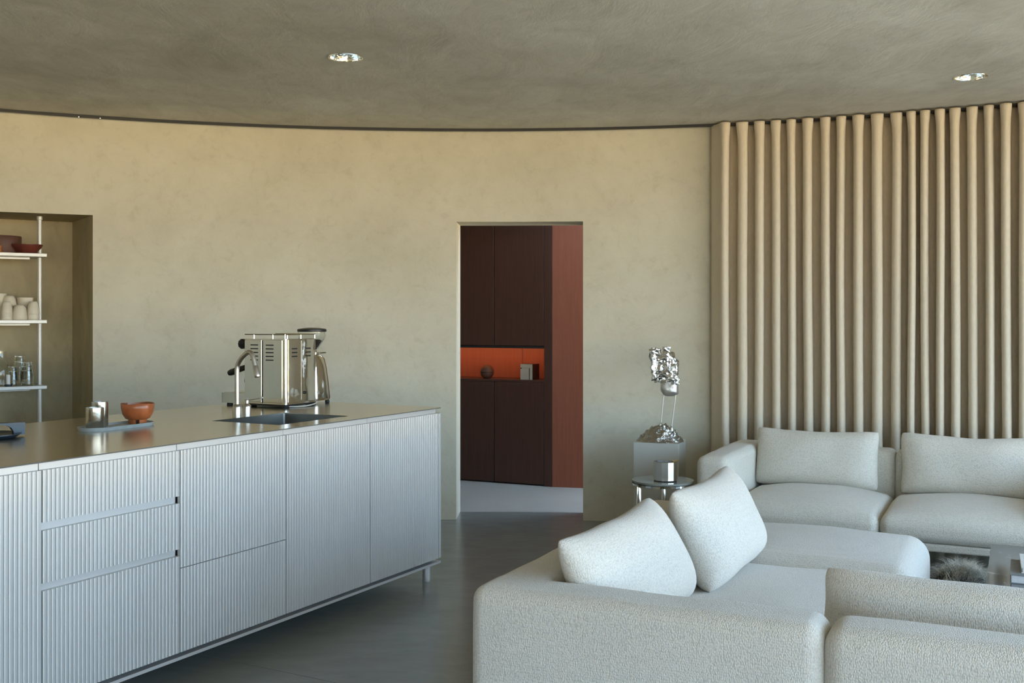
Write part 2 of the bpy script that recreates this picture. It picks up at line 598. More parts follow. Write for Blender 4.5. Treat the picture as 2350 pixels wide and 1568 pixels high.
hp = [arc(-14 + 30 * i / 30, RO - 0.016) for i in range(31)] + [(4.2, 7.2), (4.2, 10.6), (-2.6, 10.6), (-2.6, 7.4)]
a_prism(bm, hp, -0.06, 0.0)
finish('hall_slab', bm, M['floor_hall'], fl, False)

# glazed side of the room: a straight run of tall windows on the right, a shorter curved run behind the camera
def window_bay(n, a, b):
    """two upright mullions, head and sill between plan points a and b"""
    a, b = Vector((*a, 0)), Vector((*b, 0))
    d = (b - a).normalized(); nn = Vector((-d.y, d.x, 0))
    bm = NB()
    def bar(p, q, z0, z1, w):
        pts = [p - nn * w, q - nn * w, q + nn * w, p + nn * w]
        a_prism(bm, [(v.x, v.y) for v in pts], z0, z1)
    bar(a, a + d * 0.05, 0, ZC, 0.05); bar(b - d * 0.05, b, 0, ZC, 0.05)
    bar(a + d * 0.05, b - d * 0.05, 0, 0.04, 0.05); bar(a + d * 0.05, b - d * 0.05, ZC - 0.07, ZC, 0.05)
    return struct(finish('window_%d' % n, bm, M['shelf_alu'], None, False))
for i in range(6):
    window_bay(i + 1, [FA[k] + (FB[k] - FA[k]) * i / 6 for k in (0, 1)], [FA[k] + (FB[k] - FA[k]) * (i + 1) / 6 for k in (0, 1)])
for i in range(2):
    window_bay(7 + i, arc(150 + 22 * i, RW + 0.1), arc(172 + 22 * i, RW + 0.1))

# hall beyond the doorway: end wall on the left, open to daylight on the right
bm = NB(); a_box(bm, -2.8, -2.6, 7.2, 10.6, 0, ZC); a_box(bm, -2.8, 3.2, 10.4, 10.6, 0, ZC)
struct(finish('wall_hall', bm, M['wall'], None, False))

# curtain rail under the ceiling all along the wall
def rail():
    t = thing('curtain_track', 'thin black curtain track running under the ceiling along the round wall', 'curtain track')
    bm = NB()
    rings = []
    for i in range(121):
        p = -60 + 118 * i / 120
        rings.append([(*arc(p, 6.59), ZC - 0.016), (*arc(p, 6.607), ZC - 0.016), (*arc(p, 6.607), ZC), (*arc(p, 6.59), ZC)])
    a_loop_strip(bm, rings)
    finish('rail', bm, M['track'], t, False)
    for p in (-22.6, -21.5):
        bm = NB()
        x, y = arc(p, 6.588)
        a_lathe(bm, [(0.003, -0.004), (0.005, 0.0), (0.005, 0.008), (0.003, 0.01)], x, y, ZC - 0.02, 10)
        finish('rail_joint', bm, M['chrome'], t)
    return t
rail()

# recessed downlights
def downlight(x, y, label):
    t = thing('downlight', label, 'ceiling light', (x, y, ZC), 0, 'recessed downlights')
    bm = NB(); a_lathe(bm, [(0.0815, 0.0), (0.081, 0.004), (0.068, 0.07), (0.05, 0.11), (0.05, 0.112), (0.07, 0.072), (0.0825, 0.004)], n=40, cap0=False, cap1=False)
    finish('reflector', bm, M['reflector'], t, True, 60)
    bm = NB(); a_lathe(bm, [(0.080, 0.0), (0.082, -0.003), (0.086, -0.003), (0.087, 0.0)], n=40, cap0=False, cap1=False)
    finish('trim_ring', bm, M['reflector'], t)
    bm = NB(); a_lathe(bm, [(0.049, 0.108), (0.03, 0.1), (0.001, 0.097), (0.001, 0.12), (0.049, 0.12)], n=24)
    finish('lens', bm, M['candle'], t)
    return t
downlight(*LIGHTS[0], 'recessed silver downlight in the ceiling above the kitchen island')
downlight(*LIGHTS[1], 'recessed silver downlight in the ceiling in front of the curtain')

# ------------------------------------------------------------------ curtain
def curtain():
    ridges = [14.33, 15.31, 16.26, 17.22, 18.02, 18.93, 19.92, 20.72, 21.64, 22.65, 23.69, 24.42, 25.12, 25.88, 26.61, 27.48, 28.3, 29.13, 29.94]
    while ridges[-1] < 47: ridges.append(ridges[-1] + random.uniform(0.78, 0.98))
    nz, K = 30, 20
    z1, z0 = ZC - 0.012, 0.03
    rows = []
    rk = random.Random(3)
    ph_wob = [rk.uniform(0, 10) for _ in ridges]
    wid = [rk.uniform(0.75, 1.2) for _ in ridges]
    for iz in range(nz + 1):
        f = iz / nz
        # rows denser near the heading
        z = z1 - (z1 - z0) * (f ** 1.5)
        dtop = z1 - z
        head = math.exp(-(dtop / 0.075) ** 2)
        row = []
        # straight leading edge
        row.append((13.50, 6.618)); row.append((13.60, 6.60)); row.append((13.78, 6.572))
        for k, p in enumerate(ridges):
            pn = ridges[k + 1] if k + 1 < len(ridges) else p + 0.9
            pp = ridges[k - 1] if k > 0 else p - 0.95
            for j in range(K):
                ph = -PI / 2 + 2 * PI * j / K if k > 0 else -PI / 2 * 0.6 + (2 * PI - PI / 2 * 0.4) * j / K
                if k == 0: ph = -PI * 0.3 + (PI * 1.8) * j / K
                half = (pn - p) if ph > 0 else (p - pp)
                P = half
                B = P / (4 * PI) * (1.3 + 0.55 * head)
                x = p + P * ph / (2 * PI) + B * math.sin(2 * ph) * (wid[k] * (0.95 + 0.25 * head) if math.cos(ph) > 0 else 1.35)
                lean = 0.05 * math.sin(z * 1.3 + ph_wob[k]) * (1 - head) * 0.6 + 0.05 * noise.noise(Vector((p * 1.7, z * 0.9, 3)))
                A = 0.062 + 0.008 * math.sin(ph_wob[k] * 3) + 0.004 * math.sin(z * 2 + ph_wob[k])
                c = math.cos(ph)
                r = 6.567 - (A + 0.012) * (abs(c) ** 0.85) * (1 if c > 0 else -0.9)
                row.append((x + lean, min(r, 6.635)))
        rows.append([(*arc(a, r), z) for a, r in row])
    bm = NB()
    a_loop_strip(bm, rows, closed_ring=False)
    o = finish('curtain', bm, M['curtain'], None, True, 179)
    md = o.modifiers.new('thickness', 'SOLIDIFY'); md.thickness = 0.003; md.offset = 0
    return tag(o, 'floor-length beige wave-fold curtain hanging from the black ceiling track', 'curtain')
curtain()

# ------------------------------------------------------------------ kitchen island (local x along the front, y to the back)
ROT_I = math.radians(61.32)
IO = Vector((-1.541, 3.502, 0))
def isl(u, v, z=0.0):
    c, s = math.cos(ROT_I), math.sin(ROT_I)
    return (IO.x + u * c - v * s, IO.y + u * s + v * c, z)
U0, U1, VD = -1.21, 2.435, 1.17
MOD = 0.602
PITCH = MOD / 35.5

def reeded(bm, x0, x1, z0, z1, y=0.0, depth=0.018, pitch=PITCH):
    """front panel with milled vertical reeds, shallow rounded and parted by narrow grooves; y is the proud face"""
    n = max(2, round((x1 - x0) / pitch))
    w = (x1 - x0) / n
    prof = [(x0, y + depth), (x0, y + 0.001)]
    g = 0.0016
    for i in range(n):
        a = x0 + i * w
        if i > 0:
            prof.append((a - g * 0.4, y + 0.0062)); prof.append((a + g * 0.4, y + 0.0062))
        prof += [(a + g, y + 0.0022), (a + w * 0.25, y + 0.0004), (a + w * 0.6, y), (a + w - g, y + 0.0012)]
    prof += [(x1, y + 0.001), (x1, y + depth)]
    lo = [bm.verts.new((px, py, z0)) for px, py in prof]
    hi = [bm.verts.new((px, py, z1)) for px, py in prof]
    m = len(prof)
    for i in range(m):
        bm.faces.new((lo[i], lo[(i + 1) % m], hi[(i + 1) % m], hi[i]))
    bm.faces.new(list(reversed(lo))); bm.faces.new(hi)

Z_D0, Z_D1, Z_TOP = 0.123, 0.886, 0.915
def cabinet(k, x0, x1, fronts, rails, label):
    t = thing('island_cabinet', label, 'cabinet', isl(x0, 0.0, 0.0), ROT_I, 'reeded aluminium island cabinets')
    w = x1 - x0
    # open carcass of thin boards
    bm = NB()
    a_box(bm, 0.002, w - 0.002, 0.045, 0.06, 0.105, 0.905); a_box(bm, 0.002, w - 0.002, VD - 0.055, VD - 0.04, 0.105, 0.905)
    a_box(bm, 0.0015, 0.0035, 0.06, VD - 0.055, 0.105, 0.905); a_box(bm, w - 0.0035, w - 0.0015, 0.06, VD - 0.055, 0.105, 0.905)
    a_box(bm, 0.0035, w - 0.0035, 0.06, VD - 0.055, 0.105, 0.12)
    finish('body', bm, M['carcass'], t, False)
    bm = NB(); a_box(bm, 0.0015, w - 0.0015, 0.0185, 0.044, Z_D1 - 0.02, 0.910, 0.001, 1)
    finish('top_rail', bm, M['rail_alu'], t, False)
    for z0, z1 in rails:
        bm = NB(); a_box(bm, 0.004, w - 0.012, 0.0185, 0.044, z0 - 0.012, z1 + 0.012, 0.001, 1)
        a_box(bm, w - 0.013, w - 0.003, 0.0235, 0.044, z0 - 0.012, z1 + 0.012)
        finish('handle_rail', bm, M['rail_alu'], t, False)
    for nm, z0, z1 in fronts:
        bm = NB(); reeded(bm, 0.003, w - 0.003, z0, z1)
        finish(nm, bm, M['aluminium'], t, True, 25)
    return t
cabinet(0, -2 * MOD, -MOD, [('door', Z_D0, Z_D1)], [], 'reeded island cabinet at the far end from the espresso machine')
cabinet(1, -MOD, 0, [('door', Z_D0, Z_D1)], [], 'reeded island cabinet with one tall door left of the drawer unit')
cabinet(2, 0, MOD, [('drawer', 0.714, Z_D1), ('drawer', 0.514, 0.687), ('drawer', Z_D0, 0.488)], [(0.687, 0.714), (0.488, 0.514)],
        'reeded island cabinet with three drawers and flat handle rails')
cabinet(3, MOD, 2 * MOD, [('door', 0.4425, Z_D1), ('drawer', Z_D0, 0.4395)], [], 'reeded island cabinet split into a tall upper front and a lower front')
cabinet(4, 2 * MOD, 3 * MOD, [('door', Z_D0, Z_D1)], [], 'reeded island cabinet with one tall door below the sink')
t = cabinet(5, 3 * MOD, 4 * MOD, [('door', Z_D0, Z_D1)], [], 'reeded island cabinet with one tall door at the end facing the doorway')
bm = NB(); a_box(bm, MOD + 0.002, MOD + 0.024, 0.0, VD - 0.02, Z_D0, Z_D1, 0.002, 1)
finish('end_panel', bm, M['aluminium'], t, False)
bm = NB(); a_tube(bm, [(MOD - 0.012, 0.045, Z_D1 - 0.01), (MOD - 0.012, 0.045, 0.911)], 0.012, 14)
finish('corner_post', bm, M['rail_alu'], t)

# worktop: thin brushed steel sheet with rounded corners, sink bowl let into it
SU0, SU1, SV0, SV1 = 1.30, 1.80, 0.125, 0.525
def worktop():
    t = thing('worktop', 'thin brushed steel worktop of the island with a welded-in sink', 'worktop', isl(0, 0, 0), ROT_I)
    bm = NB()
    x0, x1, y0, y1, r = U0, U1 + 0.012, -0.002, VD, 0.03
    pts = []
    for cx, cy, a0 in ((x1 - r, y0 + r, -90), (x1 - r, y1 - r, 0), (x0 + r, y1 - r, 90), (x0 + r, y0 + r, 180)):
        for i in range(7):
            a = math.radians(a0 + 15 * i); pts.append((cx + r * math.cos(a), cy + r * math.sin(a)))
    def loop(ps, z):
        vs = [bm.verts.new((x, y, z)) for x, y in ps]
        return vs, [bm.edges.new((vs[i], vs[(i + 1) % len(vs)])) for i in range(len(vs))]
    hole = [(SU0, SV0), (SU1, SV0), (SU1, SV1), (SU0, SV1)]
    vo, eo = loop(pts, Z_TOP)
    vh, eh = loop(hole, Z_TOP)
    bmesh.ops.triangle_fill(bm, use_beauty=True, edges=eo + eh)
    vb, eb = loop(pts, Z_TOP - 0.004)
    vh2, eh2 = loop(hole, Z_TOP - 0.004)
    bmesh.ops.triangle_fill(bm, use_beauty=True, edges=eb + eh2)
    for i in range(4):
        bm.faces.new((vh[i], vh[(i + 1) % 4], vh2[(i + 1) % 4], vh2[i]))
    sheet = finish('top_sheet', bm, M['steel_top'], t, False)
    bm = NB()
    e0 = [bm.verts.new((x, y, Z_TOP - 0.0002)) for x, y in pts]; e1 = [bm.verts.new((x, y, Z_TOP - 0.004)) for x, y in pts]
    for i in range(len(pts)):
        bm.faces.new((e0[i], e0[(i + 1) % len(pts)], e1[(i + 1) % len(pts)], e1[i]))
    finish('cut_edge', bm, M['edge'], sheet, False)
    # bowl
    bm = NB()
    zf = Z_TOP - 0.2
    vs = [bm.verts.new((x, y, Z_TOP - 0.004)) for x, y in hole]
    ws = [bm.verts.new((x, y, zf)) for x, y in hole]
    for i in range(4): bm.faces.new((vs[i], vs[(i + 1) % 4], ws[(i + 1) % 4], ws[i]))
    bm.faces.new(ws)
    bmesh.ops.bevel(bm, geom=[e for e in bm.edges if not e.is_boundary], offset=0.012, segments=3, profile=0.5, affect='EDGES')
    s = finish('sink_bowl', bm, M['sink'], t, True, 50)
    bm = NB(); a_lathe(bm, [(0.045, 0.0), (0.045, 0.004), (0.03, 0.006), (0.001, 0.005)], 1.55, 0.33, zf, 24)
    finish('drain', bm, M['chrome'], s)
    for i in range(3):
        bm = NB(); a_box(bm, 1.50 + i * 0.025, 1.518 + i * 0.025, SV1 - 0.0035, SV1 - 0.001, Z_TOP - 0.05, Z_TOP - 0.043, 0.001, 1)
        finish('overflow_slot', bm, M['black'], s, False)
    return t
worktop()

def island_base():
    t = thing('metal_chassis', 'grey metal base frame with round legs carrying the island', 'base frame', isl(0, 0, 0), ROT_I)
    bm = NB()
    z0, z1 = 0.088, 0.1045
    lo = [(-1.18, 0.05), (U1 - 0.05, 0.05), (U1 - 0.05, VD - 0.06), (-1.18, VD - 0.06)]
    hi = [(-1.2, 0.008), (U1 + 0.006, 0.008), (U1 + 0.006, VD - 0.02), (-1.2, VD - 0.02)]
    rings = [[(x, y, z0 - 0.012) for x, y in lo], [(x * 1.0, y, z0 + 0.004) for x, y in hi], [(x, y, z1) for x, y in hi]]
    a_loop_strip(bm, rings)
    finish('frame', bm, M['rail_alu'], t, False)
    for u, vf in ((-1.1, 0.062), (0.7, 0.42), (2.385, 0.062)):
        for v in (vf, VD - 0.1):
            bm = NB(); a_lathe(bm, [(0.021, 0.028), (0.021, 0.09)], u, v, 0, 24)
            lg = finish('leg', bm, M['rail_alu'], t)
            bm = NB(); a_lathe(bm, [(0.0195, 0.0), (0.0205, 0.002), (0.0205, 0.028)], u, v, 0, 24)
            finish('foot', bm, M['rail_alu'], lg)
    return t
island_base()

# ------------------------------------------------------------------ things on the island
def faucet():
    t = thing('faucet', 'brushed steel gooseneck faucet behind the sink', 'faucet', isl(1.496, 0.553, Z_TOP), ROT_I)
    bm = NB(); a_lathe(bm, [(0.0215, 0.0), (0.0215, 0.047), (0.0195, 0.054), (0.0135, 0.061), (0.011, 0.062)], n=28)
    finish('base_collar', bm, M['steel'], t, True, 40)
    key = [(0, 0.05), (0, 0.14), (0, 0.225), (0.006, 0.255), (0.024, 0.281), (0.048, 0.302), (0.066, 0.3105), (0.08, 0.305), (0.0885, 0.288), (0.096, 0.262), (0.1, 0.247)]
    K = [Vector((0, -a * 1.13, b)) for a, b in key]
    pts = []
    for i in range(len(K) - 1):
        a, b, c, d = K[max(0, i - 1)], K[i], K[i + 1], K[min(len(K) - 1, i + 2)]
        for q in range(4):
            f = q / 4
            pts.append(0.5 * ((2 * b) + (c - a) * f + (2 * a - 5 * b + 4 * c - d) * f * f + (3 * b - a - 3 * c + d) * f ** 3))
    pts.append(K[-1])
    dd_ = (K[-1] - K[-2]).normalized()
    dy, dz = dd_.y, dd_.z
    bm = NB(); a_tube(bm, pts, 0.0112, 18)
    sp = finish('spout', bm, M['steel'], t, True, 60)
    p0 = Vector(pts[-1]); dd = Vector((0, dy, dz))
    bm = NB(); a_tube(bm, [p0, p0 + dd * 0.005, p0 + dd * 0.045, p0 + dd * 0.052, p0 + dd * 0.056], 0.013, 18, [0.0115, 0.0138, 0.0142, 0.0142, 0.012])
    finish('spray_head', bm, M['steel'], sp, True, 40)
    return t
faucet()

def mixer():
    t = thing('mixer_tap_lever', 'bottle-shaped steel mixer with a thin lever beside the gooseneck faucet', 'mixer', isl(1.563, 0.553, Z_TOP), ROT_I)
    bm = NB(); a_lathe(bm, [(0.0195, 0.0), (0.0195, 0.045), (0.0175, 0.053), (0.0085, 0.061), (0.008, 0.07)], n=28)
    finish('body', bm, M['steel'], t, True, 40)
    bm = NB(); a_lathe(bm, [(0.0105, 0.07), (0.0105, 0.078), (0.009, 0.08)], n=20)
    k = finish('cap', bm, M['steel'], t, True, 40)
    bm = NB(); a_tube(bm, [(0, 0, 0.074), (0.006, -0.085, 0.09)], 0.0022, 8)
    finish('lever', bm, M['steel'], k)
    bm = NB(); a_tube(bm, [(0.0058, -0.083, 0.0895), (0.0066, -0.094, 0.0915)], 0.0034, 8)
    finish('lever_tip', bm, M['candle'], k)
    return t
mixer()

def rounded_rect(x0, x1, y0, y1, r, n=5):
    pts = []
    for cx, cy, a0 in ((x1 - r, y0 + r, -90), (x1 - r, y1 - r, 0), (x0 + r, y1 - r, 90), (x0 + r, y0 + r, 180)):
        for i in range(n + 1):
            a = math.radians(a0 + 90 * i / n); pts.append((cx + r * math.cos(a), cy + r * math.sin(a)))
    return pts

def espresso():
    # local x runs along the island, local y towards the barista side
    t = thing('espresso_machine', 'polished steel espresso machine with louvred panels and black handles', 'espresso machine', isl(1.985, 0.675, Z_TOP), ROT_I)
    W, D, Z0, Z1 = 0.25, 0.285, 0.018, 0.362
    bm = NB(); a_prism(bm, rounded_rect(0, W, 0, D, 0.013, 5), Z0, Z1)
    body = finish('body', bm, M['chrome'], t, True, 30)
    bm = NB(); a_prism(bm, rounded_rect(0.018, W - 0.016, -0.0022, 0.004, 0.002, 2), Z0 + 0.012, Z1 - 0.004)
    bk = finish('back_panel', bm, M['chrome_wavy'], t, True, 30)
    for i in (0, 1):
        y0, y1 = ((0.022, 0.153), (0.163, D - 0.004))[i]
        bm = NB(); a_box(bm, -0.002, 0.004, y0, y1, Z0 + 0.008, Z1 - 0.006, 0.0015, 1)
        sp = finish('side_panel', bm, M['chrome'], t, False)
        for r in range(5):
            zc = 0.329 - r * 0.0197
            yc = (0.107, 0.213)[i]
            bm = NB(); a_box(bm, -0.0028, -0.001, yc - 0.027, yc + 0.027, zc - 0.003, zc + 0.003, 0.0008, 1)
            finish('vent_slot', bm, M['black'], sp, False)
    bm = NB(); a_box(bm, -0.001, 0.002, 0.1545, 0.1615, Z0 + 0.004, Z1 - 0.008)
    finish('panel_seam', bm, M['black'], t, False)
    for c in (0.068, 0.178):
        for r in range(3):
            zc = 0.31 - r * 0.02
            bm = NB(); a_box(bm, c - 0.022, c + 0.022, -0.0034, -0.0018, zc - 0.0035, zc + 0.0035, 0.0008, 1)
            finish('vent_slot', bm, M['black'], bk, False)
    bm = NB(); a_box(bm, 0.122, 0.126, -0.003, -0.001, Z0 + 0.02, Z1 - 0.01)
    finish('panel_seam', bm, M['steel'], bk, False)
    bm = NB(); a_lathe(bm, [(0.008, 0), (0.008, 0.006), (0.006, 0.008)], n=14)
    finish('water_plug', bm, M['black'], bk, True, 40, (0.15, -0.002, 0.075), (PI / 2, 0, 0))
    # lower tray and its front
    bm = NB(); a_prism(bm, rounded_rect(0.008, W - 0.008, D - 0.01, D + 0.175, 0.012), Z0 - 0.004, Z0 + 0.05)
    dt = finish('drip_tray', bm, M['chrome'], t, True, 30)
    bm = NB(); a_prism(bm, rounded_rect(0.018, W - 0.018, D + 0.01, D + 0.165, 0.01), Z0 + 0.05, Z0 + 0.053)
    finish('drip_grate', bm, M['steel'], dt, False)
    bm = NB(); a_box(bm, 0.01, W - 0.01, 0.01, D, 0.008, 0.018)
    finish('base_plate', bm, M['black'], t, False)
    for x, y in ((0.03, 0.03), (W - 0.03, 0.03), (0.03, D + 0.13), (W - 0.03, D + 0.13)):
        bm = NB(); a_lathe(bm, [(0.015, 0.0), (0.017, 0.004), (0.014, 0.016)], x, y, 0, 16)
        finish('foot', bm, M['rubber'], t)
    # group head, portafilter, knobs, wands on the barista side
    bm = NB(); a_lathe(bm, [(0.031, 0), (0.031, 0.03), (0.026, 0.045)], n=24)
    finish('group_head', bm, M['chrome'], t, True, 40, (W / 2, D + 0.045, 0.215))
    bm = NB(); a_box(bm, W / 2 - 0.025, W / 2 + 0.025, D, D + 0.05, 0.235, 0.285, 0.006, 2)
    finish('group_mount', bm, M['chrome'], t, False)
    bm = NB(); a_lathe(bm, [(0.02, -0.03), (0.029, -0.022), (0.031, 0.0)], n=24)
    pf = finish('portafilter', bm, M['chrome'], t, True, 40, (W / 2, D + 0.045, 0.213))
    bm = NB(); a_tube(bm, [(0, 0.028, -0.006), (0, 0.05, -0.009), (0, 0.058, -0.011), (0, 0.11, -0.025), (0, 0.165, -0.042), (0, 0.18, -0.046), (0, 0.185, -0.047)], 0.01, 14, [0.007, 0.009, 0.0145, 0.0165, 0.0185, 0.015, 0.006])
    finish('handle', bm, M['black'], pf)
    for x in (0.03, W - 0.03):
        bm = NB()
        prof = [(0.006, 0.0), (0.006, 0.01), (0.017, 0.014), (0.027, 0.036), (0.025, 0.048), (0.008, 0.056)]
        rings = []
        for r, z in prof:
            rings.append([((r * (1 + (0.07 if (i % 3 == 0 and r > 0.01) else 0))) * math.cos(2 * PI * i / 30), (r * (1 + (0.07 if (i % 3 == 0 and r > 0.01) else 0))) * math.sin(2 * PI * i / 30), z) for i in range(30)])
        a_loop_strip(bm, rings)
        finish('steam_knob', bm, M['black'], t, True, 25, (x, D, 0.333), (-PI / 2, 0, 0))
        bm = NB(); a_tube(bm, [(x, D, 0.24), (x, D + 0.012, 0.235), (x, D + 0.014, 0.2), (x, D + 0.014, 0.11)], 0.004, 10)
        wd = finish('steam_wand', bm, M['chrome'], t)
        bm = NB(); a_tube(bm, [(x, D + 0.014, 0.175), (x, D + 0.014, 0.155), (x, D + 0.014, 0.13), (x, D + 0.014, 0.12)], 0.008, 12, [0.005, 0.008, 0.0105, 0.006])
        finish('grip', bm, M['black'], wd)
    # cup rail on top
    zr = Z1 + 0.023
    bm = NB()
    for a, b in (((0.004, 0.006), (W - 0.004, 0.006)), ((0.004, 0.006), (0.004, D - 0.002)), ((W - 0.004, 0.006), (W - 0.004, D - 0.002))):
        a_tube(bm, [(a[0], a[1], zr), (b[0], b[1], zr)], 0.0032, 10)
    rl = finish('cup_rail', bm, M['chrome'], t)
    for x, y in ((0.004, 0.22), (0.004, 0.09), (0.004, 0.008), (0.13, 0.008), (W - 0.004, 0.008), (W - 0.004, 0.2)):
        bm = NB(); a_tube(bm, [(x, y, Z1 - 0.001), (x, y, zr)], 0.0036, 10)
        finish('rail_post', bm, M['chrome'], rl)
    return t
espresso()

def power_cord():
    pts = [isl(2.03, 0.69, Z_TOP + 0.006), isl(2.06, 0.66, Z_TOP + 0.005), isl(2.12, 0.645, Z_TOP + 0.006), isl(2.2, 0.66, Z_TOP + 0.01), isl(2.27, 0.70, Z_TOP + 0.014), isl(2.30, 0.76, Z_TOP + 0.012)]
    P = [Vector(p) for p in pts]
    out = []
    for i in range(len(P) - 1):
        a, b, c, d = P[max(0, i - 1)], P[i], P[i + 1], P[min(len(P) - 1, i + 2)]
        for k in range(6):
            s = k / 6
            out.append(0.5 * ((2 * b) + (c - a) * s + (2 * a - 5 * b + 4 * c - d) * s * s + (3 * b - a - 3 * c + d) * s ** 3))
    out.append(P[-1])
    bm = NB(); a_tube(bm, out, 0.0038, 8)
    return tag(finish('power_cord', bm, M['shelf_alu']), 'pale power cord lying behind the espresso machine', 'cord')
power_cord()

def grinder():
    t = thing('coffee_grinder', 'chrome coffee grinder with a clear bean hopper next to the espresso machine', 'coffee grinder', isl(2.338, 0.79, Z_TOP), ROT_I)
    bm = NB()
    rings = []
    for z, hx, hy in ((0.018, 0.082, 0.082), (0.03, 0.086, 0.086), (0.12, 0.078, 0.078), (0.2, 0.068, 0.069), (0.245, 0.06, 0.06), (0.262, 0.05, 0.05), (0.268, 0.036, 0.036)):
        ring = []
        for i in range(40):
            a = 2 * PI * i / 40
            c, s = math.cos(a), math.sin(a)
            e = 0.5
            ring.append((hx * math.copysign(abs(c) ** e, c), hy * math.copysign(abs(s) ** e, s), z))
        rings.append(ring)
    a_loop_strip(bm, rings)
    finish('body', bm, M['chrome'], t, True, 50)
    bm = NB(); a_lathe(bm, [(0.032, 0.266), (0.04, 0.27), (0.04, 0.282), (0.028, 0.286), (0.028, 0.3)], n=24)
    finish('collar', bm, M['chrome'], t, True, 40)
    bm = NB(); a_tube(bm, [(0.03, -0.03, 0.277), (0.055, -0.055, 0.28)], 0.004, 10)
    finish('adjuster_pin', bm, M['chrome'], t)
    bm = NB(); a_lathe(bm, [(0.031, 0.298), (0.05, 0.325), (0.072, 0.36), (0.0775, 0.375), (0.0775, 0.398), (0.0745, 0.398), (0.0745, 0.376), (0.069, 0.361), (0.047, 0.327), (0.028, 0.300)], n=36, cap0=False, cap1=False)
    hp = finish('hopper', bm, M['glass'], t, True, 50)
    bm = NB(); a_lathe(bm, [(0.026, 0.300), (0.044, 0.326), (0.058, 0.344), (0.045, 0.352), (0.001, 0.356)], n=28)
    finish('coffee_beans', bm, M['beans'], hp)
    bm = NB(); a_lathe(bm, [(0.0795, 0.396), (0.0805, 0.399), (0.0805, 0.408), (0.078, 0.411), (0.04, 0.4175), (0.001, 0.419)], n=36)
    finish('lid', bm, M['black'], t, True, 30)
    for x, y in ((-0.06, -0.06), (0.06, -0.06), (-0.06, 0.06), (0.06, 0.06)):
        bm = NB(); a_lathe(bm, [(0.01, 0.0), (0.013, 0.003), (0.013, 0.012), (0.0105, 0.013), (0.0105, 0.02)], x, y, 0, 16)
        finish('foot', bm, M['rubber'], t)
    bm = NB(); a_box(bm, -0.02, 0.02, 0.07, 0.13, 0.14, 0.165, 0.006, 2)
    finish('spout', bm, M['chrome'], t)
    return t
grinder()

# oblong tray with two metal beakers and a footed bowl
def tray():
    bm = NB()
    def stad(L, W, n=14):
        r = W / 2; pts = []
        for i in range(n + 1):
            a = -PI / 2 + PI * i / n; pts.append((L / 2 - r + r * math.cos(a), r * math.sin(a)))
        for i in range(n + 1):
            a = PI / 2 + PI * i / n; pts.append((-L / 2 + r + r * math.cos(a), r * math.sin(a)))
        return pts
    lv = [(0.362, 0.138, 0.0), (0.374, 0.15, 0.012), (0.376, 0.152, 0.0145), (0.368, 0.144, 0.0145), (0.352, 0.128, 0.006)]
    a_loop_strip(bm, [[(x, y, z) for x, y in stad(L, W)] for L, W, z in lv])
    o = finish('serving_tray', bm, M['slate'], None, True, 40, isl(0.885, 0.668, Z_TOP), (0, 0, ROT_I + math.radians(3)))
    return tag(o, 'long grey oval tray on the worktop under the beakers and bowl', 'tray')
tray()
def beaker(u, v, r, h, label):
    bm = NB()
    a_lathe(bm, [(r * 0.9, 0.0), (r, 0.004), (r * 1.01, h), (r * 0.95, h), (r * 0.93, 0.006), (0.001, 0.005)], n=32)
    o = finish('metal_beaker', bm, M['pewter'], None, True, 50, isl(u, v, Z_TOP + 0.0065), (0, 0, 0.4))
    return tag(o, label, 'beaker', 'metal beakers on the tray')
beaker(0.773, 0.672, 0.036, 0.088, 'shorter silver metal beaker on the tray beside the bowl')
beaker(0.838, 0.718, 0.034, 0.106, 'taller silver metal beaker standing behind the shorter one on the tray')
def footed_bowl():
    t = thing('footed_bowl', 'burnt orange ceramic bowl with a notched foot on the tray', 'bowl', isl(1.005, 0.675, Z_TOP + 0.0065), 0.7)
    def wob(p):
        k = 1 + 0.015 * math.sin(2 * math.atan2(p.y, p.x) + 0.6)
        return Vector((p.x * k, p.y * (2 - k), p.z + (0.0018 * math.sin(3 * math.atan2(p.y, p.x)) if p.z > 0.08 else 0)))
    bm = NB(); a_lathe(bm, [(0.034, 0.016), (0.052, 0.024), (0.064, 0.044), (0.0695, 0.068), (0.0715, 0.088), (0.0695, 0.0895), (0.067, 0.07), (0.06, 0.044), (0.045, 0.027), (0.001, 0.022)], n=40, wob=wob)
    finish('bowl', bm, M['terracotta'], t, True, 60)
    bm = NB()
    for a0 in (20, 140, 260):
        rings = []
        for i in range(9):
            a = math.radians(a0 + 96 * i / 8)
            c, s = math.cos(a), math.sin(a)
            rings.append([(0.028 * c, 0.028 * s, 0.0), (0.038 * c, 0.038 * s, 0.0), (0.04 * c, 0.04 * s, 0.021), (0.028 * c, 0.028 * s, 0.021)])
        a_loop_strip(bm, rings)
    finish('foot_ring', bm, M['terracotta'], t, False)
    return t
footed_bowl()

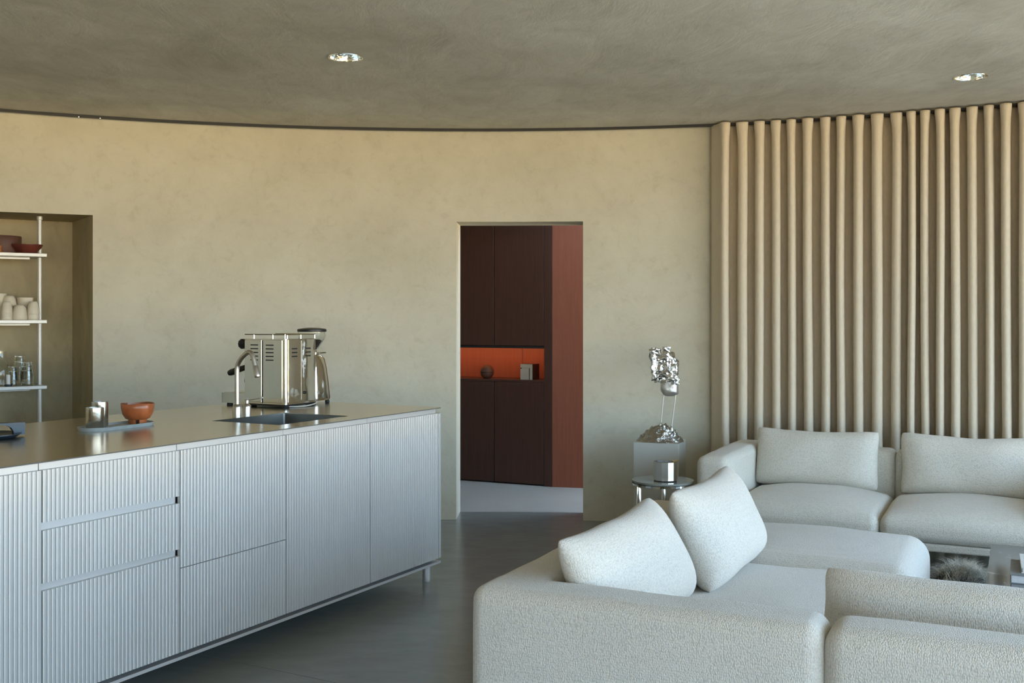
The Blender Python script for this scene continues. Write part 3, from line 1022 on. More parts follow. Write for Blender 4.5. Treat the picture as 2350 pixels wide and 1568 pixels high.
def skillet():
    t = thing('shallow_pan', 'dark blue-black steel pan with a folded handle at the island edge of view', 'pan', isl(0.365, 0.785, Z_TOP), ROT_I)
    bm = NB(); a_lathe(bm, [(0.085, 0.0), (0.1, 0.004), (0.115, 0.014), (0.115, 0.017), (0.099, 0.008), (0.001, 0.005)], n=40)
    finish('dish', bm, M['blue_steel'], t, True, 40)
    # folded sheet handle with an arched cut-out
    bm = NB()
    outl = [(0.0, 0.03)] + [(0.055 - 0.055 * math.cos(math.radians(a)), 0.012 + 0.034 * math.sin(math.radians(a))) for a in range(20, 0, -20)]
    prof = [(0.03, 0.052), (0.125, 0.052), (0.125, 0.004), (0.085, 0.004), (0.083, 0.018), (0.075, 0.032), (0.06, 0.042), (0.03, 0.047)]
    for y0, y1 in ((-0.022, 0.022),):
        lo = [bm.verts.new((x, y0, z)) for x, z in prof]; hi = [bm.verts.new((x, y1, z)) for x, z in prof]
        for i in range(len(prof)):
            j = (i + 1) % len(prof)
            bm.faces.new((lo[i], lo[j], hi[j], hi[i]))
        bm.faces.new(lo); bm.faces.new(list(reversed(hi)))
    finish('handle', bm, M['blue_steel'], t, False, 30, (0, 0, 0.004), (0, 0, math.radians(-25)))
    return t
skillet()

# ------------------------------------------------------------------ shelving in the niche
ROT_N = math.radians(33.7)
NO = Vector((-2.698, 6.871, 0))
def nic(x, y, z):
    c, s = math.cos(ROT_N), math.sin(ROT_N)
    return (NO.x + x * c - y * s, NO.y + x * s + y * c, z)
S1, S2, S3 = 1.803, 1.3755, 0.9535
def shelving():
    t = thing('shelving_unit', 'pale aluminium pole shelving with three shelves inside the wall niche', 'shelf', nic(0, 0, 0), ROT_N)
    for x in (-0.269, -1.35):
        bm = NB(); a_tube(bm, [(x, 0.283, 0.0), (x, 0.283, HEAD - 0.02)], 0.0145, 18)
        pl = finish('pole', bm, M['shelf_alu'], t)
        bm = NB(); a_lathe(bm, [(0.0145, -0.024), (0.019, -0.022), (0.019, -0.001), (0.015, 0.0)], x, 0.283, HEAD, 18)
        finish('flange', bm, M['shelf_alu'], pl)
    for z in (S1, S2, S3):
        bm = NB(); a_box(bm, -1.45, -0.244, 0.165, 0.46, z - 0.023, z, 0.003, 2)
        sh = finish('shelf', bm, M['shelf_alu'], t, False)
        bm = NB(); a_box(bm, -1.40, -0.33, 0.27, 0.297, z - 0.036, z - 0.0235)
        finish('bearer', bm, M['shelf_alu'], sh, False)
    return t
shelving()

def stack_label(label, i, n):
    if n == 1: return label
    pos = 'bottom' if i == 0 else 'top' if i == n - 1 else ('middle' if n == 3 else ('second lowest', 'third lowest')[i - 1])
    return pos + ' ' + label

def inv_cup(name, x, y, z, r, h, label, group, mat, n_st=1, step=0.02, rt=0.62):
    """upside-down tapered cup, or a nested stack of them as separate cups"""
    out = []
    for i in range(n_st):
        bm = NB()
        a_lathe(bm, [(r * 0.94, 0.0), (r, 0.003), (r, h * 0.16), (r * 0.93, h * 0.5), (r * 0.8, h * 0.82), (r * rt, h * 0.985), (r * rt * 0.9, h), (r * 0.3, h * 1.0)], n=28)
        o = finish(name, bm, mat, None, True, 50, nic(x, y, z + i * step))
        out.append(tag(o, stack_label(label, i, n_st), 'cup', group))
    return out
G = 'cream cups on the middle niche shelf'
inv_cup('ceramic_cup', -0.475, 0.215, S2, 0.035, 0.076, 'cream cup in the tight four-cup stack on the middle niche shelf', G, M['ceramic'], 4, 0.0135, 0.62)
inv_cup('ceramic_cup', -0.397, 0.225, S2, 0.0455, 0.095, 'single upside-down cream cup in the middle of the cup shelf', G, M['ceramic'], 1, 0.02, 0.6)
inv_cup('ceramic_cup', -0.315, 0.232, S2, 0.038, 0.083, 'cream cup in the two-cup stack beside the shelf pole', G, M['ceramic'], 2, 0.036, 0.62)
inv_cup('ceramic_cup', -0.445, 0.315, S2, 0.045, 0.09, 'cream cup in the tall stack behind the tight nested stack', G, M['ceramic'], 2, 0.066, 0.62)
def up_cup(x, y, z, r, h, label, mat, group, nm='ceramic_cup', cat='cup', taper=0.72):
    bm = NB()
    a_lathe(bm, [(r * taper * 0.9, 0), (r * taper, 0.004), (r * 0.92, h * 0.5), (r, h * 0.97), (r * 0.98, h), (r * 0.92, h * 0.98), (r * 0.84, h * 0.5), (r * taper * 0.8, 0.01), (0.001, 0.009)], n=30)
    return tag(finish(nm, bm, mat, None, True, 50, nic(x, y, z)), label, cat, group)
up_cup(-0.345, 0.345, S2, 0.052, 0.145, 'upright cream tumbler behind the single cup on the middle shelf', M['ceramic'], G, 'ceramic_tumbler')
up_cup(-0.512, 0.36, S2, 0.062, 0.17, 'tall upright cream vessel behind the cup stacks on the middle shelf', M['ceramic'], G, 'ceramic_tumbler')

bm = NB(); a_lathe(bm, [(0.112, 0), (0.115, 0.004), (0.116, 0.108), (0.113, 0.112), (0.104, 0.112), (0.104, 0.02), (0.001, 0.018)], n=40)
tag(finish('clay_pot', bm, M['brown_clay'], None, True, 40, nic(-0.485, 0.335, S1)), 'straight-sided brown clay pot on the top niche shelf', 'pot')
bm = NB(); a_lathe(bm, [(0.052, 0), (0.056, 0.003), (0.085, 0.036), (0.0935, 0.052), (0.094, 0.057), (0.089, 0.057), (0.08, 0.038), (0.05, 0.01), (0.001, 0.008)], n=40)
tag(finish('glazed_dish', bm, M['red_glaze'], None, True, 50, nic(-0.352, 0.235, S1)), 'dark red glazed dish in front of the pole on the top shelf', 'bowl')
bm = NB(); a_lathe(bm, [(0.04, 0), (0.042, 0.003), (0.042, 0.045), (0.039, 0.047), (0.036, 0.045), (0.036, 0.01), (0.001, 0.008)], n=30)
tag(finish('clay_cup', bm, M['terra_orange'], None, True, 40, nic(-0.545, 0.215, S1)), 'small orange clay cup in front of the brown pot', 'cup')

def ripple_glass(x, y, z, r, h, label, n_st=2, step=0.035):
    for i in range(n_st):
        bm = NB()
        prof = []
        for k in range(11):
            f = k / 10
            rr = r * (1 - 0.32 * f) * (1 + 0.045 * math.cos(f * 5 * 2 * PI))
            prof.append((rr, h * f))
        inner = [(a * 0.9, b if k else 0.0) for k, (a, b) in enumerate(prof)]
        inner[-1] = (inner[-1][0] * 0.95, h * 0.93)
        full = list(reversed(inner)) + prof
        full = [(0.001, h * 0.93)] + full + [(0.001, h)]
        a_lathe(bm, full, n=28, cap0=False, cap1=False)
        tag(finish('ripple_glass', bm, M['glass'], None, True, 60, nic(x, y, z + i * step)), stack_label(label, i, n_st), 'glass', 'stacked glasses on the lower niche shelf')
ripple_glass(-0.352, 0.235, S3, 0.040, 0.1, 'clear rippled tumbler in the stack nearest the shelf pole', 3, 0.026)
ripple_glass(-0.378, 0.345, S3, 0.042, 0.12, 'clear rippled tumbler in the taller stack behind on the lower shelf', 3, 0.035)
ripple_glass(-0.432, 0.27, S3, 0.034, 0.095, 'clear rippled tumbler in the stack beside the candle', 2, 0.03)
bm = NB()
po = [(0.05, 0.0), (0.052, 0.004), (0.052, 0.11), (0.042, 0.14), (0.034, 0.16), (0.036, 0.222)]
a_lathe(bm, [(0.001, 0.006)] + [(r - 0.003, max(z, 0.006)) for r, z in po] + list(reversed(po)) + [(0.001, 0.0)], n=32, cap0=False, cap1=False)
tag(finish('glass_carafe', bm, M['glass'], None, True, 60, nic(-0.495, 0.33, S3)), 'tall clear glass carafe at the back of the lower niche shelf', 'carafe')
def candle():
    t = thing('candle_holder', 'small white candle in a dark blue holder on the lower shelf', 'candle', nic(-0.468, 0.198, S3), 0)
    bm = NB(); a_lathe(bm, [(0.02, 0), (0.0225, 0.004), (0.022, 0.013), (0.014, 0.014)], n=24)
    finish('holder', bm, M['blue_steel'], t)
    bm = NB(); a_lathe(bm, [(0.0125, 0.013), (0.0125, 0.072), (0.01, 0.075), (0.002, 0.073)], n=20)
    finish('candle', bm, M['candle'], t)
    return t
candle()

# ------------------------------------------------------------------ hall joinery seen through the doorway
ROT_H = math.radians(-25.0)
HQ = Vector((0.329, 8.767, 0))
def hal(x, y, z=0.0):
    c, s = math.cos(ROT_H), math.sin(ROT_H)
    return (HQ.x + x * c - y * s, HQ.y + x * s + y * c, z)
ZN0, ZN1 = 0.872, 1.142
def joinery():
    cols = [(-1.447, -0.989), (-0.989, -0.531), (-0.531, -0.073)]
    up = ['dark walnut wall cabinet above the lit niche, hidden part of the row', 'dark walnut wall cabinet above the dark ball in the lit niche', 'dark walnut wall cabinet above the ribbed box in the lit niche']
    dn = ['dark walnut base cabinet below the lit niche, hidden part of the row', 'dark walnut base cabinet below the dark ball in the lit niche', 'dark walnut base cabinet below the ribbed box in the lit niche']
    for i, (a, b) in enumerate(cols):
        t = thing('wall_cabinet', up[i], 'cabinet', hal(a, 0, ZN1), ROT_H, 'upper hall cabinets')
        bm = NB(); a_box(bm, 0.001, b - a - 0.001, 0.022, 0.55, 0.012, ZC - ZN1 - 0.01)
        finish('body', bm, M['wood_black'], t, False)
        bm = NB(); a_box(bm, 0.003, b - a - 0.003, 0.0, 0.02, 0.016, ZC - ZN1 - 0.01, 0.0015, 1)
        finish('door', bm, M['wood_dark'], t, False)
        t = thing('base_cabinet', dn[i], 'cabinet', hal(a, 0, 0), ROT_H, 'lower hall cabinets')
        bm = NB(); a_box(bm, 0.001, b - a - 0.001, 0.03, 0.55, 0.0, ZN0 - 0.018)
        finish('body', bm, M['wood_black'], t, False)
        bm = NB(); a_box(bm, 0.003, b - a - 0.003, 0.0, 0.02, 0.012, ZN0 - 0.018, 0.0015, 1)
        finish('door', bm, M['wood_dark'], t, False)
    # lit display niche between the cabinets
    t = thing('display_niche', 'orange lit display niche with a walnut shelf in the hall cabinets', 'niche', hal(-1.447, 0, 0), ROT_H)
    L = 1.447 - 0.073
    bm = NB(); a_box(bm, 0, L, 0.0, 0.30, ZN0 - 0.017, ZN0)
    finish('shelf', bm, M['wood_dark'], t, False)
    for x0, x1 in ((0.0, L - 0.322), (L - 0.318, L - 0.001)):
        bm = NB(); a_box(bm, x0, x1 - 0.001, 0.28, 0.30, ZN0, ZN1, 0.001, 1)
        finish('back_panel', bm, M['wood_niche'], t, False)
    bm = NB(); a_box(bm, L - 0.006, L, 0.02, 0.28, ZN0, ZN1)
    finish('side_panel', bm, M['wood_niche'], t, False)
    bm = NB(); a_box(bm, 0.0, L, 0.0, 0.02, ZN1 - 0.006, ZN1 + 0.012); a_box(bm, 0.0, L - 0.006, 0.02, 0.28, ZN1 + 0.002, ZN1 + 0.012)
    finish('light_lip', bm, M['wood_black'], t, False)
    ld = bpy.data.lights.new('led_strip', 'AREA')
    ld.shape = 'RECTANGLE'; ld.size = L - 0.04; ld.size_y = 0.02
    ld.color = (1.0, 0.42, 0.16); ld.energy = 1.5
    lo = bpy.data.objects.new('led_strip', ld)
    lo.location = (L / 2, 0.12, ZN1 - 0.001)
    lo.rotation_euler = (math.radians(25), 0, 0)
    link(lo, t)
    # filler and red-brown panel
    t = thing('cabinet_filler', 'narrow dark walnut upright closing the hall cabinet row', 'panel', hal(0, 0, 0), ROT_H)
    bm = NB(); a_box(bm, -0.0715, 0.0, 0.0, 0.008, 0.0, ZC - 0.001, 0.001, 1)
    finish('face_board', bm, M['wood_dark'], t, False)
    bm = NB(); a_box(bm, -0.0725, -0.03, 0.009, 0.5, 0.0, ZC - 0.001)  # added black board that stops daylight showing through the slit
    finish('light_stop_board', bm, M['wood_black'], t, False)
    bm = NB(); a_box(bm, 0.002, 1.3, 0.0, 0.04, 0.0, ZC - 0.001, 0.001, 1)
    tag(finish('wood_panel', bm, M['wood_red'], None, False, 30, hal(0, 0, 0), (0, 0, math.radians(-13.0))), 'tall red-brown wood panel beside the dark hall cabinets', 'panel')
joinery()
def ball():
    t = thing('ball_vase', 'dark brown ball-shaped pot with a split rim in the lit niche', 'vase', hal(-0.655, 0.12, ZN0), 0)
    R = 0.0585
    pr = [(R * math.cos(math.radians(a)), R + R * math.sin(math.radians(a)) - 0.006) for a in range(-62, 1, 8)]
    bm = NB(); a_lathe(bm, pr + [(R, R - 0.006)], n=36)
    finish('bowl', bm, M['brown_clay'], t, True, 60)
    pr = [(R * math.cos(math.radians(a)), R + R * math.sin(math.radians(a)) - 0.003) for a in range(0, 90, 8)]
    bm = NB(); a_lathe(bm, pr + [(0.002, 2 * R - 0.003)], n=36)
    finish('lid', bm, M['brown_clay'], t, True, 60)
ball()
M['ribbed'] = plain('cream_ribbed_card', (0.5, 0.45, 0.36), 0.7, 0, 0.08)
M['umber'] = plain('dark_umber', (0.05, 0.018, 0.014), 0.5)
def ribbed_box():
    t = thing('ribbed_box', 'small cream ribbed block with an angled groove in the lit niche', 'ornament', hal(-0.315, 0.065, ZN0), math.radians(-28))
    W, H, D = 0.112, 0.13, 0.12
    bm = NB(); a_box(bm, 0.001, W, 0.0025, D, 0.0, H)
    finish('core', bm, M['umber'], t, False)
    n = 14
    for i in range(n):
        a = W * i / n
        top = H
        segs = [(0, 0.09), (0.1, H)] if i < 10 else ([(0, H)] if i > 10 else [(0.1, H)])
        bm = NB()
        for z0, z1 in segs: a_box(bm, a + 0.0008, a + W / n - 0.0008, -0.002, 0.002, z0, z1)
        finish('rib', bm, M['ribbed'], t, False)
    bm = NB(); a_box(bm, 0.012, W * 0.72, -0.001, 0.0024, 0.091, 0.0985)
    finish('inlay', bm, M['ribbed'], t, False)
    bm = NB(); a_box(bm, W, W + 0.004, 0.0, D, 0.0, H)
    finish('side_face', bm, M['umber'], t, False)
ribbed_box()

# ------------------------------------------------------------------ pedestal and sculpture
ROT_P = math.radians(-18.0)
bm = NB(); a_box(bm, -0.285, 0.0, 0.0, 0.27, 0.0, 0.609, 0.002, 1)
tag(finish('pedestal', bm, M['pedestal'], None, False, 30, (1.032, 6.6, 0), (0, 0, ROT_P)), 'pale grey square pedestal carrying the crumpled metal sculpture', 'pedestal')

def crumple(p, s, amp, seed):
    q = Vector(p) * s + Vector((seed, seed * 1.7, -seed))
    d, pts = noise.voronoi(q)
    return amp * ((d[1] - d[0]) - 0.35) + amp * 0.5 * noise.noise(q * 2.1) + amp * 0.35 * noise.noise(q * 5)
def sculpture():
    t = thing('metal_sculpture', 'crumpled silver metal sculpture on two thin rods standing on the pedestal', 'sculpture', (0.935, 6.755, 0.6095), ROT_P)
    # heaped base
    bm = NB()
    n, m = 72, 18
    rings = []
    for j in range(m + 1):
        f = j / m
        ring = []
        for i in range(n):
            a = 2 * PI * i / n
            r = (1 - f) ** 0.8
            x, y = 0.152 * r * math.cos(a), 0.118 * r * math.sin(a)
            z = 0.108 * (1 - (r ** 1.6))
            x += 0.02 * (1 - r)
            k = crumple((x * 0.8, y, z * 3), 19, 0.024, 4) * (0.35 + 0.65 * min(1, 4 * f) if f < 0.95 else 1)
            z2 = max(0.0, z + k) if j else 0.0
            ring.append((x * (1 + k * 3), y * (1 + k * 3), z2))
        rings.append(ring)
    a_loop_strip(bm, rings)
    finish('base_heap', bm, M['foil_heap'], t, True, 28)
    # rods
    L = [(0.006, 0.0, 0.10), (0.026, 0.0, 0.31)]
    Rr = [(0.074, -0.01, 0.08), (0.108, -0.01, 0.335)]
    for rod in (L, Rr):
        bm = NB(); a_tube(bm, rod, 0.0048, 10)
        rd = finish('rod', bm, M['shelf_alu'], t)
        bm = NB()
        a_lathe(bm, [(0.016, -0.012), (0.012, 0.006), (0.006, 0.018)], rod[0][0], rod[0][1], rod[0][2], 10, wob=lambda p: p + Vector((noise.noise(p * 60), noise.noise(p * 70), 0)) * 0.006)
        finish('rod_socket', bm, M['foil'], rd)
    # smooth lower mass
    def blob(name, c, rx, ry, rz, mat, s, amp, seed, sub=5, shear=0.0, clip=None, ang=30):
        bm = NB()
        bmesh.ops.create_icosphere(bm, subdivisions=sub, radius=1.0)
        for v in bm.verts:
            d = v.co.normalized()
            e = 0.72
            q = Vector([math.copysign(abs(k) ** e, k) for k in d])
            p = Vector((q.x * rx, q.y * ry, q.z * rz))
            p.x += shear * p.z
            k = crumple(p, s, amp, seed)
            p += d * k
            if clip is not None and p.z < clip: p.z = clip + 0.25 * (p.z - clip) + 0.006 * noise.noise(p * 40)
            v.co = p + Vector(c)
        return finish(name, bm, mat, t, True, ang)
    blob('chin', (0.062, 0.0, 0.345), 0.055, 0.05, 0.062, M['foil_matt'], 9, 0.012, 2, 4, -0.12, None, 60)
    blob('wrap', (0.036, 0.0, 0.47), 0.08, 0.06, 0.1, M['foil'], 15, 0.02, 9, 5, -0.12, -0.085, 24)
    # torn flaps at the side, top and hem
    for (x, z, w, h, rz, ry) in ((-0.026, 0.485, 0.05, 0.2, 0.6, -0.1), (-0.014, 0.572, 0.06, 0.035, 0.2, 0.25), (0.05, 0.582, 0.05, 0.034, -0.2, 0.0), (0.118, 0.39, 0.028, 0.055, -0.6, -0.3), (-0.012, 0.41, 0.03, 0.07, 0.4, -0.1), (0.06, 0.392, 0.11, 0.03, 0.0, -0.05)):
        bm = NB()
        nx, nz = 8, 12
        rows = []
        for j in range(nz + 1):
            row = []
            for i in range(nx + 1):
                u, v = i / nx - 0.5, j / nz - 0.5
                p = Vector((u * w, 0, v * h))
                q = p * 50 + Vector((x * 90, 0, z * 70))
                p += Vector((noise.noise(q), noise.noise(q + Vector((9, 0, 0))) * 1.6 - 1.2 * (1 - 4 * u * u), noise.noise(q + Vector((0, 7, 0))))) * 0.009
                row.append(p)
            rows.append(row)
        a_loop_strip(bm, rows, closed_ring=False)
        o = finish('flap', bm, M['foil'], t, True, 30, (x, -0.05, z), (0, ry, rz))
        md = o.modifiers.new('thick', 'SOLIDIFY'); md.thickness = 0.003
    return t
sculpture()

# ------------------------------------------------------------------ round chrome side table with a faceted ashtray pot
def side_table():
    t = thing('side_table', 'small round glass and chrome side table between sofa and pedestal', 'side table', (0.859, 6.08, 0), 0)
    Rr, z = 0.176, 0.466
    bm = NB(); a_lathe(bm, [(Rr - 0.002, z - 0.012), (Rr, z - 0.01), (Rr, z - 0.002), (Rr - 0.002, z)], n=64)
    finish('glass_top', bm, M['smoke'], t, True, 40)
    bm = NB()
    prof = [(Rr - 0.008, z - 0.028), (Rr + 0.001, z - 0.026), (Rr + 0.001, z - 0.0145), (Rr - 0.008, z - 0.0125)]
    a_lathe(bm, prof + [prof[0]], n=64, cap0=False, cap1=False)
    finish('chrome_ring', bm, M['chrome'], t, True, 40)
    for a in (200, 320, 80):
        x, y = (Rr - 0.022) * math.cos(math.radians(a)), (Rr - 0.022) * math.sin(math.radians(a))
        bm = NB(); a_box(bm, x - 0.013, x + 0.013, y - 0.013, y + 0.013, 0.0, z - 0.013, 0.004, 2)
        finish('leg', bm, M['chrome'], t, True, 30)
    return t
m, n, l, b = new_mat('smoked_glass_top')
setp(b, (0.30, 0.31, 0.28), 0.05)
b.inputs['Specular IOR Level'].default_value = 0.5
l.new(ramp_n(n, l, noise_n(n, l, coords(n, l), 4), [(0.3, (0.19, 0.20, 0.175)), (0.7, (0.24, 0.25, 0.22))]), b.inputs['Base Color'])
M['smoke'] = m
side_table()
def pot12():
    t = thing('faceted_pot', 'twelve-sided brushed steel pot on the round side table', 'pot', (0.868, 6.05, 0.466), 0.1)
    bm = NB(); a_lathe(bm, [(0.0655, 0.003), (0.068, 0.006), (0.068, 0.108), (0.066, 0.11), (0.062, 0.108), (0.062, 0.02), (0.001, 0.02)], n=12)
    finish('body', bm, M['steel'], t, False)
    bm = NB(); a_lathe(bm, [(0.062, 0.0), (0.0635, 0.004)], n=24)
    finish('foot_ring', bm, M['black'], t)
    bm = NB(); a_tube(bm, [(0.028, -0.055, 0.112), (0.064, -0.028, 0.117)], 0.006, 12)
    finish('brass_stick', bm, M['brass'], t)
    return t
pot12()

# ------------------------------------------------------------------ upholstery
def puff(hx, hy, hz, top=0.0, side=0.0, wr=0.0, seed=0.0, front=0.0):
    def fn(p):
        x, y, z = p
        ux, uy, uz = x / hx, y / hy, z / hz
        cx, cy, cz = max(0, 1 - ux * ux), max(0, 1 - uy * uy), max(0, 1 - uz * uz)
        q = Vector((x * 5 + seed, y * 5, z * 5 - seed))
        nz_ = noise.noise(q) * wr
        zz = z
        if uz > 0: zz = z + top * (cx ** 0.55) * (cy ** 0.55) * uz + nz_
        xx = x + side * ux * (cy ** 0.5) * (cz ** 0.5)
        yy = y + (side if uy > 0 else max(side, front)) * uy * (cx ** 0.5) * (cz ** 0.5) + 0.5 * nz_
        return (xx, yy, zz)
    return fn
def soft_part(name, x0, x1, y0, y1, z0, z1, r, mat, parent, top=0.0, side=0.004, wr=0.0, seed=0.0, front=0.0, m=None):
    hx, hy, hz = (x1 - x0) / 2, (y1 - y0) / 2, (z1 - z0) / 2
    r = min(r, hx * 0.98, hy * 0.98, hz * 0.98)
    bm = NB()
    mm = m or (max(4, int(hx * 30)), max(4, int(hy * 30)), 6)
    a_soft(bm, hx, hy, hz, r, mm, 5, puff(hx, hy, hz, top, side, wr, seed, front))
    return finish(name, bm, mat, parent, True, 179, ((x0 + x1) / 2, (y0 + y1) / 2, (z0 + z1) / 2))

ROT_S = math.radians(-25.54)
def sof(o, x, y, z):
    c, s = math.cos(ROT_S), math.sin(ROT_S)
    return (o[0] + x * c - y * s, o[1] + x * s + y * c, z)
NS = (-0.124, 3.05)      # near sofa, outer back corner
FS = (1.02, 5.93)        # far sofa, outer front corner
BO, BF = M['boucle'], M['boucle_far']

def near_sofa():
    t = thing('corner_sofa', 'cream boucle corner sofa with a low wraparound back turned towards the island', 'sofa', (*NS, 0), ROT_S)
    soft_part('backrest', 0.0, 0.98, 0.0, 0.19, 0.1, 0.62, 0.045, BO, t, 0.004, 0.006, 0.004, 1.0)
    soft_part('backrest', 0.984, 1.93, 0.0, 0.19, 0.1, 0.62, 0.05, BO, t, 0.008, 0.006, 0.004, 4.0)
    soft_part('side_rest', 0.0005, 0.19, 0.05, 1.66, 0.1, 0.619, 0.045, BO, t, 0.004, 0.004, 0.004, 8.0)
    soft_part('arm', 1.935, 2.12, 0.0, 1.0, 0.1, 0.62, 0.05, BO, t, 0.006, 0.004, 0.003, 8.0)
    soft_part('seat_cushion', 0.185, 0.985, 0.185, 1.725, 0.16, 0.37, 0.06, BO, t, 0.045, 0.008, 0.006, 2.0)
    soft_part('seat_cushion', 0.99, 1.935, 0.185, 1.0, 0.16, 0.355, 0.06, BO, t, 0.045, 0.008, 0.006, 5.0)
    bm = NB(); a_box(bm, 0.03, 0.95, 0.03, 1.62, 0.06, 0.17); a_box(bm, 0.95, 2.08, 0.03, 0.96, 0.06, 0.17)
    finish('base', bm, BO, t, False)
    for x, y in ((0.1, 0.1), (0.1, 1.52), (0.88, 1.52), (2.0, 0.1), (2.0, 0.88)):
        bm = NB(); a_box(bm, x - 0.03, x + 0.03, y - 0.03, y + 0.03, 0, 0.061)
        finish('leg', bm, M['rubber'], t, False)
    return t
near_sofa()

def ottoman():
    t = thing('ottoman', 'cream boucle ottoman with rounded corners between the two sofas', 'ottoman', (*NS, 0), ROT_S)
    soft_part('cushion', 0.12, 1.045, 1.74, 2.54, 0.12, 0.385, 0.085, BO, t, 0.04, 0.012, 0.006, 6.0)
    bm = NB(); a_box(bm, 0.17, 0.99, 1.79, 2.49, 0.06, 0.14)
    finish('base', bm, BO, t, False)
    for x, y in ((0.22, 1.8), (0.94, 1.8), (0.22, 2.42), (0.94, 2.42)):
        bm = NB(); a_box(bm, x - 0.03, x + 0.03, y - 0.03, y + 0.03, 0, 0.061)
        finish('leg', bm, M['rubber'], t, False)
    return t
ottoman()

def far_sofa():
    t = thing('sofa', 'cream boucle two-seat sofa standing in front of the beige curtain', 'sofa', (*FS, 0), ROT_S)
    soft_part('arm', 0.0, 0.18, 0.0, 0.95, 0.2, 0.62, 0.045, BF, t, 0.004, 0.004, 0.003, 1.0)
    soft_part('arm', 1.86, 2.04, 0.0, 0.95, 0.2, 0.62, 0.045, BF, t, 0.004, 0.004, 0.003, 3.0)
    soft_part('backrest', 0.182, 0.965, 0.76, 0.95, 0.2, 0.615, 0.04, BF, t, 0.006, 0.004, 0.003, 2.0)
    soft_part('backrest', 0.971, 1.858, 0.76, 0.95, 0.2, 0.615, 0.04, BF, t, 0.006, 0.004, 0.003, 5.0)
    soft_part('seat_cushion', 0.184, 0.966, -0.02, 0.765, 0.243, 0.36, 0.045, BF, t, 0.075, 0.008, 0.006, 3.0, 0.01)
    soft_part('seat_cushion', 0.974, 1.856, -0.02, 0.765, 0.243, 0.36, 0.045, BF, t, 0.075, 0.008, 0.006, 7.0, 0.01)
    bm = NB(); a_box(bm, 0.175, 1.865, -0.01, 0.93, 0.205, 0.244, 0.008, 2)
    finish('base', bm, BF, t, False)
    for x, y in ((0.12, 0.12), (1.92, 0.12), (0.12, 0.85), (1.92, 0.85)):
        bm = NB(); a_box(bm, x - 0.025, x + 0.025, y - 0.025, y + 0.025, 0, 0.206)
        finish('leg', bm, M['rubber'], t, False)
    return t
far_sofa()

def pillow(loc, rz, tilt, w, h, th, label, mat, seed, group, roll=0.0, sag=0.016):
    """plump scatter cushion: width on x, height on z, standing on its lower edge"""
    bm = NB()
    nu, nv = 30, 20
    V = {}
    for s in (1, -1):
        for i in range(nu + 1):
            for j in range(nv + 1):
                u = -math.cos(PI * i / nu); v = -math.cos(PI * j / nv)
                edge = i in (0, nu) or j in (0, nv)
                if s == -1 and edge:
                    V[s, i, j] = V[1, i, j]; continue
                px = w / 2 * u * (1 - 0.03 * (1 - v * v)) * (1 - 0.035 * abs(v) ** 8)
                pz = h / 2 * v * (1 - 0.05 * (1 - u * u)) * (1 - 0.07 * abs(u) ** 8)
                if v > 0: pz -= sag * (1 - u * u) * v
                k = max(0, (1 - abs(u) ** 3.6)) * max(0, (1 - abs(v) ** 3.2))
                y = s * th / 2 * (k ** 0.5) * (1 - 0.18 * v)
                q = Vector((px * 5 + seed, y * 4, pz * 5 + seed))
                y += 0.012 * noise.noise(q) * (k ** 0.5)
                px += 0.008 * noise.noise(q + Vector((5, 5, 5))); pz += 0.008 * noise.noise(q + Vector((1, 9, 2)))
                V[s, i, j] = bm.verts.new((px, y, pz + h / 2))
    for s in (1, -1):
        for i in range(nu):
            for j in range(nv):
                f = (V[s, i, j], V[s, i + 1, j], V[s, i + 1, j + 1], V[s, i, j + 1])
                if len(set(f)) >= 3:
                    try: bm.faces.new(f)
                    except ValueError: pass
    o = finish('throw_pillow', bm, mat, None, True, 179, loc, (tilt, roll, rz))
    return tag(o, label, 'pillow', group)
GP = 'cream boucle throw pillows'
pillow(sof(NS, 0.37, 0.59, 0.40), ROT_S + PI / 2, math.radians(-26), 0.87, 0.385, 0.2, 'cream pillow tucked into the corner of the corner sofa', BO, 1.0, GP, math.radians(0))
pillow(sof(NS, 0.43, 1.42, 0.40), ROT_S + PI / 2, math.radians(-22), 0.82, 0.395, 0.21, 'upright cream pillow on the corner sofa beside the ottoman', BO, 2.0, GP, math.radians(0))
pillow(sof(NS, 1.34, 0.36, 0.39), ROT_S, math.radians(-14), 0.86, 0.305, 0.2, 'cream pillow behind the low back of the corner sofa, beside the marble table', BO, 3.0, GP, 0.0, 0.01)
pillow(sof(FS, 0.535, 0.66, 0.385), ROT_S, math.radians(-12), 0.72, 0.355, 0.18, 'cream pillow leaning by the arm of the sofa under the curtain', BF, 4.0, GP)
pillow(sof(FS, 1.40, 0.66, 0.385), ROT_S, math.radians(-12), 0.79, 0.36, 0.18, 'cream pillow leaning on the second seat of the sofa under the curtain', BF, 5.0, GP)

# ------------------------------------------------------------------ coffee table, books, fur pouf
def coffee_table():
    t = thing('coffee_table', 'low dark veined marble coffee table between the sofas', 'coffee table', sof(NS, 1.30, 1.42, 0), ROT_S)
    bm = NB(); a_box(bm, 0, 0.95, 0, 1.2, 0.325, 0.36, 0.003, 2)
    finish('top', bm, M['marble'], t, False)
    for x0, x1, y0, y1 in ((0.1, 0.85, 0.12, 0.2), (0.1, 0.85, 1.0, 1.08)):
        bm = NB(); a_box(bm, x0, x1, y0, y1, 0, 0.325, 0.003, 2)
        finish('leg', bm, M['marble'], t, False)
    return t
coffee_table()
def book(loc, rz, w, d, h, cov, label, group):
    t = thing('book', label, 'book', loc, rz, group)
    bm = NB(); a_box(bm, 0.004, w, 0.004, d - 0.004, 0.003, h - 0.003)
    finish('pages', bm, M['paper'], t, False)
    bm = NB(); a_box(bm, 0, w + 0.002, 0, d, 0, 0.003); a_box(bm, 0, w + 0.002, 0, d, h - 0.003, h); a_box(bm, w, w + 0.003, 0, d, 0, h)
    finish('cover', bm, cov, t, False)
    return t
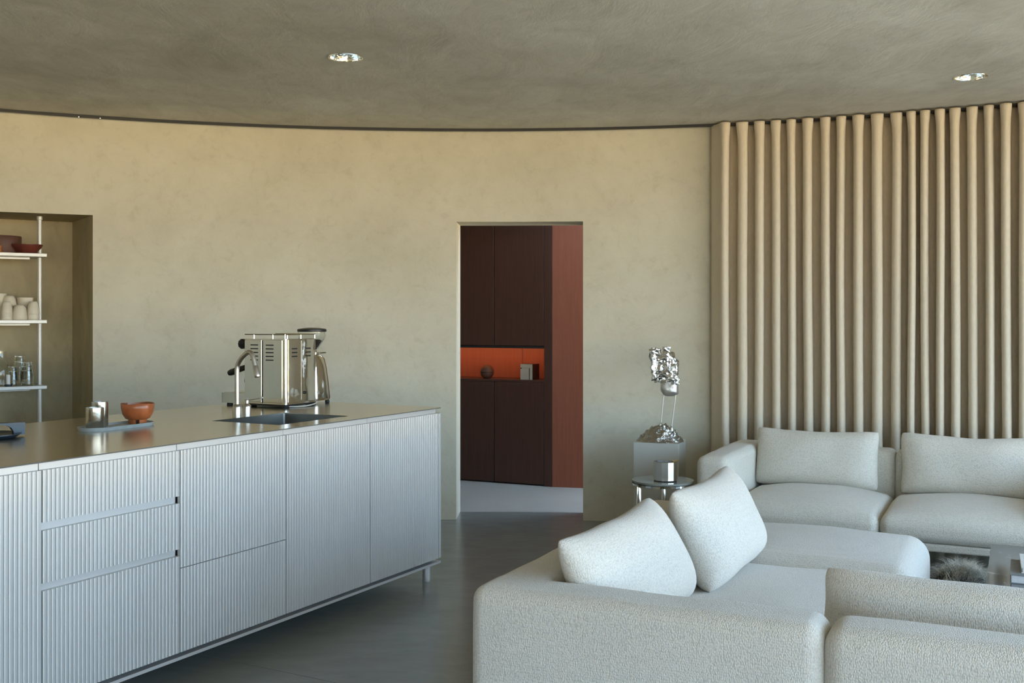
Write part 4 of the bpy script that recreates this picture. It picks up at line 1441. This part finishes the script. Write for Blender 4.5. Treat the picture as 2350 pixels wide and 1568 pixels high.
book(sof(NS, 1.385, 1.86, 0.36), ROT_S, 0.24, 0.29, 0.034, M['book_grey'], 'thick grey book at the bottom of the pile on the marble table', 'books on the coffee table')
book(sof(NS, 1.425, 1.90, 0.3945), ROT_S + 0.03, 0.2, 0.27, 0.022, M['book_white'], 'white book lying on top of the grey book', 'books on the coffee table')

def fur_pouf():
    t = thing('fur_pouf', 'low shaggy grey fur pouf in the gap beside the marble table', 'pouf', sof(NS, 1.17, 2.77, 0), 0)
    bm = NB()
    rings = []
    for j in range(11):
        a = PI / 2 * j / 10
        rings.append([(0.17 * (math.cos(a) ** 0.5) * math.cos(2 * PI * i / 28), 0.15 * (math.cos(a) ** 0.5) * math.sin(2 * PI * i / 28), 0.17 * math.sin(a)) for i in range(28)])
    a_loop_strip(bm, rings)
    finish('cushion', bm, M['fur_base'], t, True, 179)
    bm = NB()
    rf = random.Random(5)
    tufts = [(rf.uniform(0, 2 * PI), rf.uniform(0.1, 1.0), rf.uniform(0, 2 * PI)) for _ in range(26)]
    for k in range(2600):
        ta, tr, lean = tufts[k % len(tufts)]
        a = ta + rf.gauss(0, 0.22); rr = min(0.98, abs(tr + rf.gauss(0, 0.12)))
        base = Vector((0.165 * rr * math.cos(a), 0.145 * rr * math.sin(a), 0.17 * math.sqrt(max(0.0, 1 - rr ** 2.5))))
        ln = rf.uniform(0.07, 0.15)
        la = lean + rf.gauss(0, 0.4)
        d = Vector((math.cos(la) * 0.55, math.sin(la) * 0.55, 0.8)) + Vector((math.cos(a), math.sin(a), 0)) * 0.4 * rr
        d.normalize()
        side = d.cross(Vector((0, 0, 1))); side.normalize(); side *= 0.0009
        pts = []
        p = base.copy()
        dd = d.copy()
        for s_ in range(5):
            wv = side * (1 - s_ / 5.2)
            pts.append((p - wv, p + wv))
            p = p + dd * (ln / 4)
            dd = (dd + Vector((math.cos(la) * 0.22, math.sin(la) * 0.22, -0.26))).normalized()
            if p.z < 0.003: p.z = 0.003
        vv = [(bm.verts.new(a_), bm.verts.new(b_)) for a_, b_ in pts]
        for q in range(4):
            bm.faces.new((vv[q][0], vv[q][1], vv[q + 1][1], vv[q + 1][0]))
    o = finish('fur', bm, M['fur'], t, False)
    o['kind'] = 'stuff'
    return t
fur_pouf()
